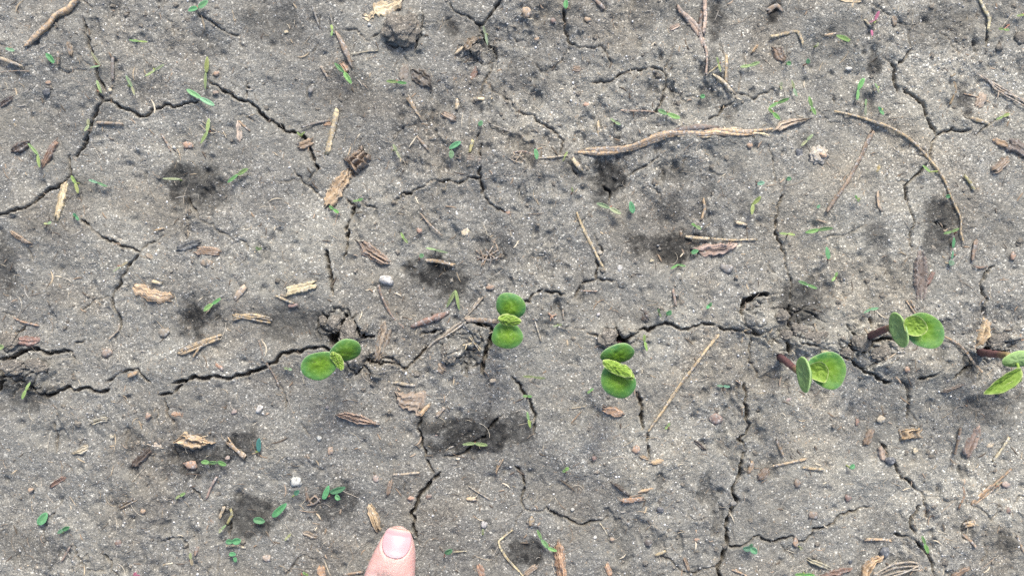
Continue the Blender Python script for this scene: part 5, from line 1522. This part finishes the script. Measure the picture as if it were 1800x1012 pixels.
strand('A2', 'pink', 11, [(1142, 488), (1112, 540), (1085, 602)], kind='twig')
strand('A2', 'cream', 14, [(1188, 856), (1235, 850), (1282, 862)])
strand('A2', 'pink', 18, [(1030, 893), (1040, 855)])
for x, y, r_, c in ((325, 100, 10, 'white'), (770, 660, 15, 'orange'), (790, 170, 16, 'orange'), (1200, 388, 13, 'pink'), (668, 733, 8, 'white'), (595, 280, 13, 'pale'), (160, 560, 14, 'tan'), (1235, 150, 13, 'pink'), (640, 825, 18, 'red')):
    pebble('A2', c, x, y, r_)
chip('A2', 'red', (268, 542, 352, 488, 24))
strand('A2', 'cream', 10, [(863, 946), (888, 930)])
bundle('A2', 'dull', [(12, [(640, 640), (690, 610), (745, 585)]), (10, [(650, 645), (700, 620), (740, 600)])], '', 'straw')
chip('B2', 'brown', [(433, 166), (470, 148), (560, 165), (645, 207), (580, 217), (500, 202)], 'brown bark chip with a pointed end above the bare soil', name='bark', ang=-15, thick=1.5, ridge=.4)
chip('B2', 'dull', [(738, 45), (790, 52), (880, 42), (897, 70), (880, 115), (868, 150), (845, 168), (812, 135), (750, 122)], 'crumpled brown dry leaf at the head of a crack', name='dry_leaf', ang=-30, thick=1.2, ridge=.35)
chip('B2', 'tan', (860, 168, 912, 108, 24))
strand('B2', 'pale', 16, [(943, 178), (987, 128)])
pebble('B2', 'white', 215, 515, 30, 26, label='rounded pale grey stone beside three-leaf emerald seedling')
chip('B2', 'tan', (600, 638, 642, 770, 46), ridge=.5)
strand('B2', 'pale', 13, [(723, 472), (800, 466), (857, 461)])
strand('B2', 'cream', 20, [(1100, 604), (1152, 608)])
pebble('B2', 'white', 1190, 740, 17, label='round white pebble alone on bare soil beside the curved straw')
strand('B2', 'cream', 11, [(1339, 770), (1300, 805), (1270, 838), (1300, 900), (1340, 946), (1400, 1012)], 'thin pale straw bent into an angle at the bottom edge')
strand('B2', 'pale', 6, [(1030, 880), (1102, 878)])
pebble('B2', 'white', 20, 138, 17, 28, -25)
chip('B2', 'orange', (1165, 955, 1190, 1015, 36))
chip('B2', 'orange', (338, 955, 352, 1020, 40))
chip('B2', 'dull', (250, 782, 318, 808, 30))
chip('B2', 'brown', (712, 498, 690, 585, 24))
pebble('B2', 'pink', 635, 495, 18)
bundle('B2', 'brown', [(12, [(265, 545), (275, 600), (300, 640)]), (12, [(280, 620), (310, 590), (335, 620)]), (10, [(270, 640), (310, 630), (340, 600)]), (9, [(265, 560), (268, 615)])], '', 'root_fibre', 'root fibre')
bundle('B2', 'tan', [(9, [(1292, 400), (1270, 440), (1252, 472)]), (8, [(1280, 405), (1262, 440), (1258, 480)])], '', 'straw')
strand('B2', 'pale', 6, [(1110, 540), (1160, 575), (1222, 612)])
strand('B2', 'brown', 14, [(460, 1000), (560, 985)], kind='twig')
pebble('B2', 'orange', 815, 597, 22, 12)
pebble('B2', 'red', 905, 590, 16, 13)
pebble('B2', 'pink', 945, 270, 8)
pebble('B2', 'grey', 380, 125, 9)
pebble('B2', 'white', 340, 285, 13)
pebble('B2', 'tan', 395, 350, 15, 20)
strand('B2', 'dull', 12, [(275, 370), (285, 400)])
pebble('B2', 'pink', 60, 915, 24, 18)
chip('C2', 'orange', [(213, 872), (232, 830), (247, 826), (267, 850), (278, 930), (286, 1015), (240, 1020), (225, 960)], 'orange-brown wooden stick leaving the bottom edge', thick=2.0, ridge=.35, name='stick')
strand('C2', 'orange', 24, [(574, 606), (683, 595)], 'short tan straw stub beside a smaller one on bare soil', taper=.9)
strand('C2', 'tan', 15, [(654, 562), (732, 547)])
chip('C2', 'orange', (478, 133, 575, 162, 46))
pebble('C2', 'orange', 645, 345, 24, 20)
chip('C2', 'tan', (662, 376, 706, 394, 16))
chip('C2', 'tan', (715, 415, 795, 400, 24))
pebble('C2', 'red', 1068, 190, 34, 26, -30)
pebble('C2', 'pink', 1045, 185, 12, 20)
strand('C2', 'tan', [22, 26, 14], [(1256, 423), (1250, 450), (1238, 477)])
chip('C2', 'brown', (1292, 505, 1342, 452, 46))
chip('C2', 'dark', (523, 513, 612, 583, 18))
chip('C2', 'dark', (948, 300, 1012, 352, 20))
strand('C2', 'pale', 7, [(455, 725), (475, 752), (496, 788)])
pebble('C2', 'tan', 520, 810, 14)
strand('C2', 'cream', 15, [(744, 897), (797, 874)])
chip('C2', 'orange', (488, 935, 515, 1000, 30))
pebble('C2', 'dark', 710, 830, 20)
pebble('C2', 'orange', 965, 820, 16, 12)
strand('C2', 'tan', 9, [(960, 760), (970, 835)])
strand('C2', 'pale', 6, [(298, 132), (380, 119)])
pebble('C2', 'slate', 775, 660, 19, 16)
pebble('C2', 'grey', 1160, 635, 19, 13)
pebble('C2', 'white', 315, 658, 10)
pebble('C2', 'white', 430, 800, 10)
pebble('C2', 'tan', 100, 725, 14, 28, -15)
pebble('C2', 'red', 425, 385, 13)
bundle('C2', 'tan', [(10, [(1150, 975), (1190, 990), (1230, 1012)]), (8, [(1165, 970), (1200, 1000)])], '', 'straw')
chip('C2', 'brown', (900, 915, 925, 985, 22))
chip('C2', 'dull', (60, 1000, 130, 955, 30))
chip('D2', 'tan', [(688, 250), (745, 242), (800, 239), (804, 290), (750, 293), (697, 301)], 'ribbed tan rectangular straw block near the forked crack', thick=1.6, ridge=.5, ang=85, name='straw')
pebble('D2', 'cream', 600, 195, 21, 19, label='round cream pebble just above the ribbed tan straw block')
strand('D2', 'cream', 13, [(22, 440), (110, 420), (203, 398)])
strand('D2', 'gold', 13, [(183, 444), (240, 452), (293, 456)])
strand('D2', 'tan', 14, [(44, 298), (82, 388)])
strand('D2', 'brown', 14, [(978, 372), (1002, 233)], kind='twig')
chip('D2', 'pink', (1092, 228, 1038, 395, 56), ridge=.45, name='bark')
strand('D2', 'cream', 13, [(1174, 407), (1257, 283)])
bundle('D2', 'tan', [(14, [(1055, 635), (1160, 545), (1268, 448)]), (14, [(1060, 622), (1110, 575), (1155, 540)]), (9, [(1075, 630), (1150, 570), (1215, 515)])], 'leaning brown-tan straw pair near the right edge')
strand('D2', 'tan', 10, [(1018, 545), (1022, 590), (993, 652)], kind='stem')
bundle('D2', 'tan', [(14, [(1012, 735), (1055, 722), (1098, 722)]), (14, [(1015, 748), (1055, 738), (1090, 742)]), (12, [(1025, 725), (1060, 735), (1085, 755)])], '', 'straw')
chip('D2', 'tan', [(490, 1020), (505, 965), (540, 930), (598, 903), (606, 925), (560, 955), (530, 1020)], name='bark', ang=50, thick=1.8, ridge=.4)
bundle('D2', 'pale', [(11, [(555, 1010), (650, 955), (760, 938), (818, 978)]), (10, [(570, 1015), (660, 972), (780, 960), (815, 1010)]), (9, [(590, 1018), (690, 985), (790, 972)]), (8, [(640, 1015), (720, 985), (790, 950)])], 'pale arched straw blades at the bottom edge')
pebble('D2', 'slate', 615, 890, 26, 30)
pebble('D2', 'slate', 640, 410, 24, 22)
pebble('D2', 'slate', 435, 940, 11)
chip('D2', 'red', [(270, 1020), (330, 985), (400, 968), (442, 968), (435, 990), (370, 1020)], 'red-brown bark strip at the bottom edge beside the straw arcs', name='bark', ang=15, thick=1.6)
strand('D2', 'tan', 14, [(517, 826), (585, 826), (652, 832)])
strand('D2', 'tan', 14, [(1008, 788), (1045, 820), (1072, 852)])
strand('D2', 'tan', 12, [(1280, 788), (1300, 840), (1322, 892)])
chip('D2', 'brown', (552, 250, 520, 335, 40), name='bark')
chip('D2', 'pale', (218, 933, 325, 976, 26))
for x, y, rx, ry, c in ((145, 840, 14, 22, 'orange'), (155, 530, 20, 24, 'brown'), (240, 695, 26, 22, 'brown'), (430, 610, 18, 20, 'red'), (1240, 530, 24, 18, 'pink'), (1155, 330, 20, 14, 'cream'), (775, 360, 14, 18, 'cream'),
                        (475, 210, 10, 20, 'orange'), (120, 95, 24, 14, 'pink'), (1000, 830, 10, 16, 'orange'), (1240, 660, 12, 18, 'red')):
    pebble('D2', c, x, y, rx, ry)
chip('D2', 'pink', (598, 340, 605, 415, 32))
chip('D2', 'brown', (955, 1010, 1042, 958, 22))
# --- clods heaved up along the crop row
ICO5 = ico(5)
def clod(tile, x, y, rx, ry, ang, label, hz=.7, sinkf=.15):
    return pebble(tile, 'grey', x, y, rx, ry, ang, label=label, hz=hz, name='soil_clod', sub=ICO5, rough_=.30, mat=M_CLOD, sinkf=sinkf)


clod('B0', 760, 160, 80, 72, 10, 'large brown-grey soil clod below the torn cream leaf', .55, .1)
clod('B0', 1155, 268, 30, 28, 0, 'round soil clod tucked under the curved brown bark')
clod('B1', 495, 720, 40, 58, 10, 'triangular soil clod above the small tilted seed leaf', .5)
clod('B1', 420, 680, 36, 40, 0, 'grey soil clod at the rim of the dark hole', .5)
clod('B1', 355, 665, 18, 24, 0, 'small soil clod between two short slots near the dark hole', .6)
clod('C1', 495, 755, 44, 44, 0, 'rounded soil clod at the edge of the hole above the third soybean', .45)
clod('D1', 485, 785, 36, 42, 20, 'round soil clod in the crack beside the fifth purple stem', .6)
clod('D1', 410, 830, 30, 22, 0, 'small soil clod between the fourth and fifth soybean', .5)
clod('B1', 1010, 830, 34, 50, 10, 'grey-blue soil lump at the side of the broken crust plate', .5)
clod('D1', 90, 735, 30, 26, 0, 'dark soil clod above the purple stem hole', .5)
for x_, y_, a_, b_, q_, lb_ in ((75, 640, 34, 30, 20, 'flat soil clod above the purple stem hole of the fourth soybean'), (165, 720, 46, 34, -20, 'soil plate fragment beside the dark slot above the fourth soybean'),
                               (560, 720, 44, 22, 15, 'soil clod wedged under the reddish stem of the fifth soybean'), (590, 830, 48, 36, 0, 'broad soil clod below the reddish stem'),
                               (250, 745, 50, 30, 10, 'pale cracked soil plate between fourth and fifth soybean'), (1190, 770, 50, 34, 20, 'soil clod behind the last purple stem')):
    clod('D1', x_, y_, a_, b_, q_, lb_, .35, .1)
for x_, y_, a_, b_, q_, lb_ in ((80, 900, 60, 34, 0, 'raised soil plate under the wide black crack'), (50, 770, 46, 40, 10, 'soil clod above the wide black crack at the left edge'), (200, 900, 60, 30, -8, 'broken crust clod beneath the wide black crack')):
    clod('A1', x_, y_, a_, b_, q_, lb_, .3, .05)
clod('B1', 570, 700, 24, 30, 0, 'small soil clod between black cracks beside the first soybean', .5)
clod('C1', 585, 720, 28, 26, 0, 'crumbly soil clod over the dark hole above the third soybean', .5)
# ------------------------------------------------------------------ pointing hand
def skin_material():
    m, t, b = new_mat('skin')
    tc = N(t, 'ShaderNodeTexCoord').outputs['Object']
    at = N(t, 'ShaderNodeAttribute', attribute_name='skinmap')     # r: knuckle grime, g: flushed
    sp = N(t, 'ShaderNodeSeparateColor')
    t.links.new(at.outputs['Color'], sp.inputs[0])
    c = ramp(t, noise_n(t, tc, 260, 4, 0.6), [(0.3, (0.46, 0.275, 0.245)), (0.7, (0.55, 0.35, 0.315))])
    c = mixc(t, math_n(t, 'MULTIPLY', sp.outputs[1], .6), c, (0.50, 0.205, 0.18))
    gr = ramp(t, noise_n(t, tc, 1500, 4, 0.7), [(0.42, (1, 1, 1)), (0.62, (0, 0, 0))])
    c = mixc(t, math_n(t, 'MULTIPLY', sp.outputs[0], math_n(t, 'ADD', math_n(t, 'MULTIPLY', gr, .6), .38)), c, (0.17, 0.13, 0.115))
    t.links.new(c, b.inputs['Base Color'])
    b.inputs['Roughness'].default_value = 0.5
    b.inputs['Subsurface Weight'].default_value = 0.25
    b.inputs['Subsurface Radius'].default_value = (0.0028, 0.0011, 0.0007)
    b.inputs['Subsurface Scale'].default_value = 1.0
    v = voro(t, tc, 1600)
    bp = N(t, 'ShaderNodeBump')
    bp.inputs['Strength'].default_value = 0.35
    bp.inputs['Distance'].default_value = 0.0003
    t.links.new(math_n(t, 'ADD', v.outputs['Distance'], noise_n(t, tc, 500, 3)), bp.inputs['Height'])
    t.links.new(bp.outputs[0], b.inputs['Normal'])
    return m


def nail_material():
    m, t, b = new_mat('fingernail')
    at = N(t, 'ShaderNodeAttribute', attribute_name='nailmap')
    c = ramp(t, at.outputs['Fac'], [(0.0, (0.50, 0.38, 0.38)), (0.14, (0.455, 0.285, 0.295)), (0.6, (0.43, 0.255, 0.27)), (0.88, (0.43, 0.265, 0.27)), (0.95, (0.46, 0.34, 0.30)), (1.0, (0.24, 0.17, 0.14))])
    t.links.new(c, b.inputs['Base Color'])
    b.inputs['Roughness'].default_value = 0.42
    b.inputs['Subsurface Weight'].default_value = 0.15
    b.inputs['Subsurface Radius'].default_value = (0.002, 0.001, 0.0007)
    b.inputs['Subsurface Scale'].default_value = 1.0
    return m


M_SKIN, M_NAIL = skin_material(), nail_material()
tip2 = np.array(G(703, 924, 9))
far2 = np.array(G(683, 1030, 12))
fd = (tip2 - far2) / np.linalg.norm(tip2 - far2)            # plan direction towards the fingertip
fr = np.array([fd[1], -fd[0]])                              # to the right of it
z_tip = float(rest(*tip2)) + 6.6
SL = math.tan(math.radians(9))


def HP(back, right, up):
    """hand frame: back from the fingertip along the finger, right, up (mm)"""
    p = tip2 - fd * back + fr * right
    return np.array([p[0], p[1], z_tip + back * SL + up])


hb = bmesh.new()
IC = ico(3)


def ball(c, rx, ry=None, rz=None):
    ry, rz = ry or rx, rz or rx
    P = IC[0] * [rx, ry, rz]
    X = P[:, :1] * fr[None] + P[:, 1:2] * fd[None]
    vsn = [hb.verts.new((c[0] + X[i, 0], c[1] + X[i, 1], c[2] + P[i, 2])) for i in range(len(P))]
    for f in IC[1]:
        hb.faces.new([vsn[i] for i in f])


def limb(pts, step=1.6, vz=.9):
    """pts: (back, right, up, radius)"""
    for a, b in zip(pts[:-1], pts[1:]):
        L = math.dist(a[:3], b[:3])
        n = max(2, int(L / step))
        for t in np.linspace(0, 1, n):
            q = [a[i] + (b[i] - a[i]) * t for i in range(4)]
            ball(HP(*q[:3]), q[3], q[3], q[3] * vz)


# index finger: half width measured down the finger (distance from the tip)
PROF = [(5.2, 0.0, -.4, 5.2), (7.0, .15, -.1, 6.5), (9.5, .3, 0, 7.5), (12.5, .1, 0, 8.3), (16, -.1, .1, 9.0), (20, -.2, .2, 9.7), (24, -.2, .2, 9.9), (30, -.2, 0, 9.6), (38, 0, .3, 9.9), (46, 0, .8, 10.4), (52, 0, .4, 10.2), (70, 0, -1, 10.6), (92, 0, 0, 12.5)]
limb(PROF, .8, .84)
# palm, back of the hand
for b_, r_, u_, q in [(92, 0, -3, 14), (96, 20, -4, 14.5), (102, 39, -6, 14), (110, 56, -9, 12.5), (120, 4, -5, 16), (122, 22, -6, 17), (126, 40, -8, 16), (130, 54, -11, 14),
                      (145, 10, -5, 17), (148, 26, -6, 18), (150, 42, -8, 17), (165, 16, -3, 18), (168, 32, -4, 18)]:
    for b2, r2, u2, q2 in [(b_ + 10, r_ + 2, u_ + 1, q)]:
        limb([(b_, r_, u_, q), (b2, r2, u2, q2)], 4, .8)
for x0, x1 in ((0, 20), (20, 39), (39, 56)):
    limb([(98, x0 + 4, -4, 13.5), (102, x1, -6, 13.5)], 4, .85)
    limb([(122, x0 + 4, -5, 16), (126, x1, -7, 15)], 4, .85)
    limb([(146, x0 + 8, -5, 16), (150, min(x1, 44), -7, 16)], 4, .85)
# the other fingers curl under the palm
for r_, b0, q in ((20, 94, 9.6), (39, 100, 9.2), (56, 108, 8.0)):
    limb([(b0, r_, -4, q + 2), (b0 - 36, r_ - 2, -10, q), (b0 - 30, r_ - 2, -28, q - 1), (b0 - 2, r_, -30, q - 1.6)], 2.5)
# thumb lies along the side
limb([(158, 4, -6, 16), (132, -12, -12, 14), (104, -22, -18, 11.5), (80, -20, -22, 9.6)], 2.5)
# wrist and forearm rise out of the picture
limb([(165, 24, -2, 22), (190, 26, 2, 24), (230, 28, 16, 28), (330, 32, 60, 38), (420, 36, 104, 42)], 8, .85)
me = bpy.data.meshes.new('hand_build')
hb.to_mesh(me)
hb.free()
tmp = bpy.data.objects.new('hand_build', me)
COL.objects.link(tmp)
md = tmp.modifiers.new('merge', 'REMESH')
md.mode = 'VOXEL'
md.voxel_size = 0.9
sm = tmp.modifiers.new('smooth', 'SMOOTH')
sm.iterations = 9
sm.factor = .5
dg = bpy.context.evaluated_depsgraph_get()
dg.update()
ev = tmp.evaluated_get(dg).to_mesh()
HV = np.empty(len(ev.vertices) * 3, np.float32)
ev.vertices.foreach_get('co', HV)
HV = HV.reshape(-1, 3).astype(float)
NV = np.empty(len(ev.vertices) * 3, np.float32)
ev.vertices.foreach_get('normal', NV)
NV = NV.reshape(-1, 3)
HF = [tuple(p.vertices) for p in ev.polygons]
bpy.data.objects.remove(tmp)
rel = HV[:, :2] - tip2
back, right = -(rel @ fd), rel @ fr
upz = HV[:, 2] - (z_tip + back * SL)
topw = sstep(.15, .6, NV[:, 2])
fing = (back < 60) & (np.abs(right) < 15)
# creases over the last joint, and the groove round the nail
cre = np.zeros(len(HV))
for b0, wq, dq in ((11.6, .3, .14), (12.8, .3, .18), (14.0, .35, .22), (15.4, .4, .35), (16.8, .4, 1.1), (18.2, .4, .45), (23.6, .4, .15), (44, .6, .4), (46.5, .6, .5), (49, .6, .4)):
    bb = b0 + .05 * right ** 2 * (.4 if b0 < 30 else .2) * np.sign(17 - b0) * .25 + .35 * vnoise(right * .7 + b0, right * 0, 3)
    cre += dq * np.exp(-((back - bb) / wq) ** 2) * np.exp(-(right / 7.5) ** 4)
HV[:, 2] -= np.where(fing, cre * topw, 0)
NLEN, NHW = 9.8, 5.35
un = np.clip((back - .3) / NLEN, -1, 2)
nw = NHW * np.sqrt(np.clip(1 - np.abs((un - .46) / .60) ** 2.6, 0, 1))
inside = (un > -.2) & (un < 1.0)
din = np.where(inside, nw - np.abs(right), -9)
HV[:, 2] -= np.where(fing & (NV[:, 2] > 0), .55 * sstep(-.3, .5, din), 0)
HV[:, 2] += np.where(fing & (NV[:, 2] > 0), .5 * np.exp(-((din + .6) / .45) ** 2) * (back > 1.5) * (back < 12), 0)
grime = np.where(fing, np.exp(-((back - 16.0) / 2.6) ** 2 - ((right + 1.2) / 4.2) ** 2) * topw, 0)
flush = np.where(fing, np.exp(-((back - 12.0) / 3.0) ** 2 - (right / 7) ** 2) + .7 * np.exp(-((back - 17) / 3) ** 2 - ((right - 4) / 3) ** 2), .25)
hand = mesh_obj('hand', HV - HP(0, 0, 0), HF, M_SKIN, attr=np.stack([grime, flush, 0 * flush], 1), attr_name='skinmap')
hand.location = tuple(HP(0, 0, 0) * MM)
tag(hand, 'bare hand reaching in at the bottom edge with one fingertip on the soil', 'hand')
# nail plate
nu, nv = 26, 25
U, Vn = np.meshgrid(np.linspace(0, 1, nu), np.linspace(-1, 1, nv), indexing='ij')
hwid = NHW * .985 * np.sqrt(np.clip(1 - np.abs((U - .46) / .545) ** 2.6, .0, 1))
bk = .3 + U * NLEN - .25
rt_ = Vn * hwid + .25
fi = np.where(fing & (NV[:, 2] > .15))[0]
prof_top = np.interp(np.linspace(0, NLEN, nu), np.linspace(0, NLEN, 9), [np.max(HV[fi][np.abs(back[fi] - b0) < 1.0][:, 2]) if np.any(np.abs(back[fi] - b0) < 1.0) else z_tip for b0 in np.linspace(.8, NLEN, 9)])
k = np.ones(7) / 7
prof_top = np.convolve(np.pad(prof_top, 3, mode='edge'), k, 'valid')
prof_top[:6] = prof_top[6] - .055 * (6 - np.arange(6)) ** 1.3
zt = prof_top[:, None] + .42 - (Vn * hwid) ** 2 / (2 * 8.6) - .35 * sstep(.86, 1, U)
X = tip2[0] - fd[0] * bk + fr[0] * rt_
Y = tip2[1] - fd[1] * bk + fr[1] * rt_
NVt = np.stack([X, Y, zt], -1).reshape(-1, 3)
NVb = NVt - [0, 0, .8]
F = [tuple(int(i) for i in q[::-1]) for q in grid_faces(nu, nv)]
m0 = nu * nv
ring = [j for j in range(nv)] + [i * nv + nv - 1 for i in range(1, nu)] + [(nu - 1) * nv + j for j in range(nv - 2, -1, -1)] + [i * nv for i in range(nu - 2, 0, -1)]
F += [(ring[i], m0 + ring[i], m0 + ring[(i + 1) % len(ring)], ring[(i + 1) % len(ring)]) for i in range(len(ring))]
na_ = np.repeat((1 - U).ravel()[:, None], 3, 1)
nail = mesh_obj('fingernail', np.concatenate([NVt, NVb]) - HP(0, 0, 0), F, M_NAIL, parent=hand, attr=np.concatenate([na_, na_]), attr_name='nailmap')

name_pending()
for o in bpy.data.objects:
    if o.type == 'MESH' and o.data.users >= 1 and o.name.split('.')[0] not in ('ground', 'sand_grains', 'soil_crumbs', 'plant_litter', 'hand'):
        bmx = bmesh.new()
        bmx.from_mesh(o.data)
        bmesh.ops.recalc_face_normals(bmx, faces=bmx.faces[:])
        bmx.to_mesh(o.data)
        bmx.free()
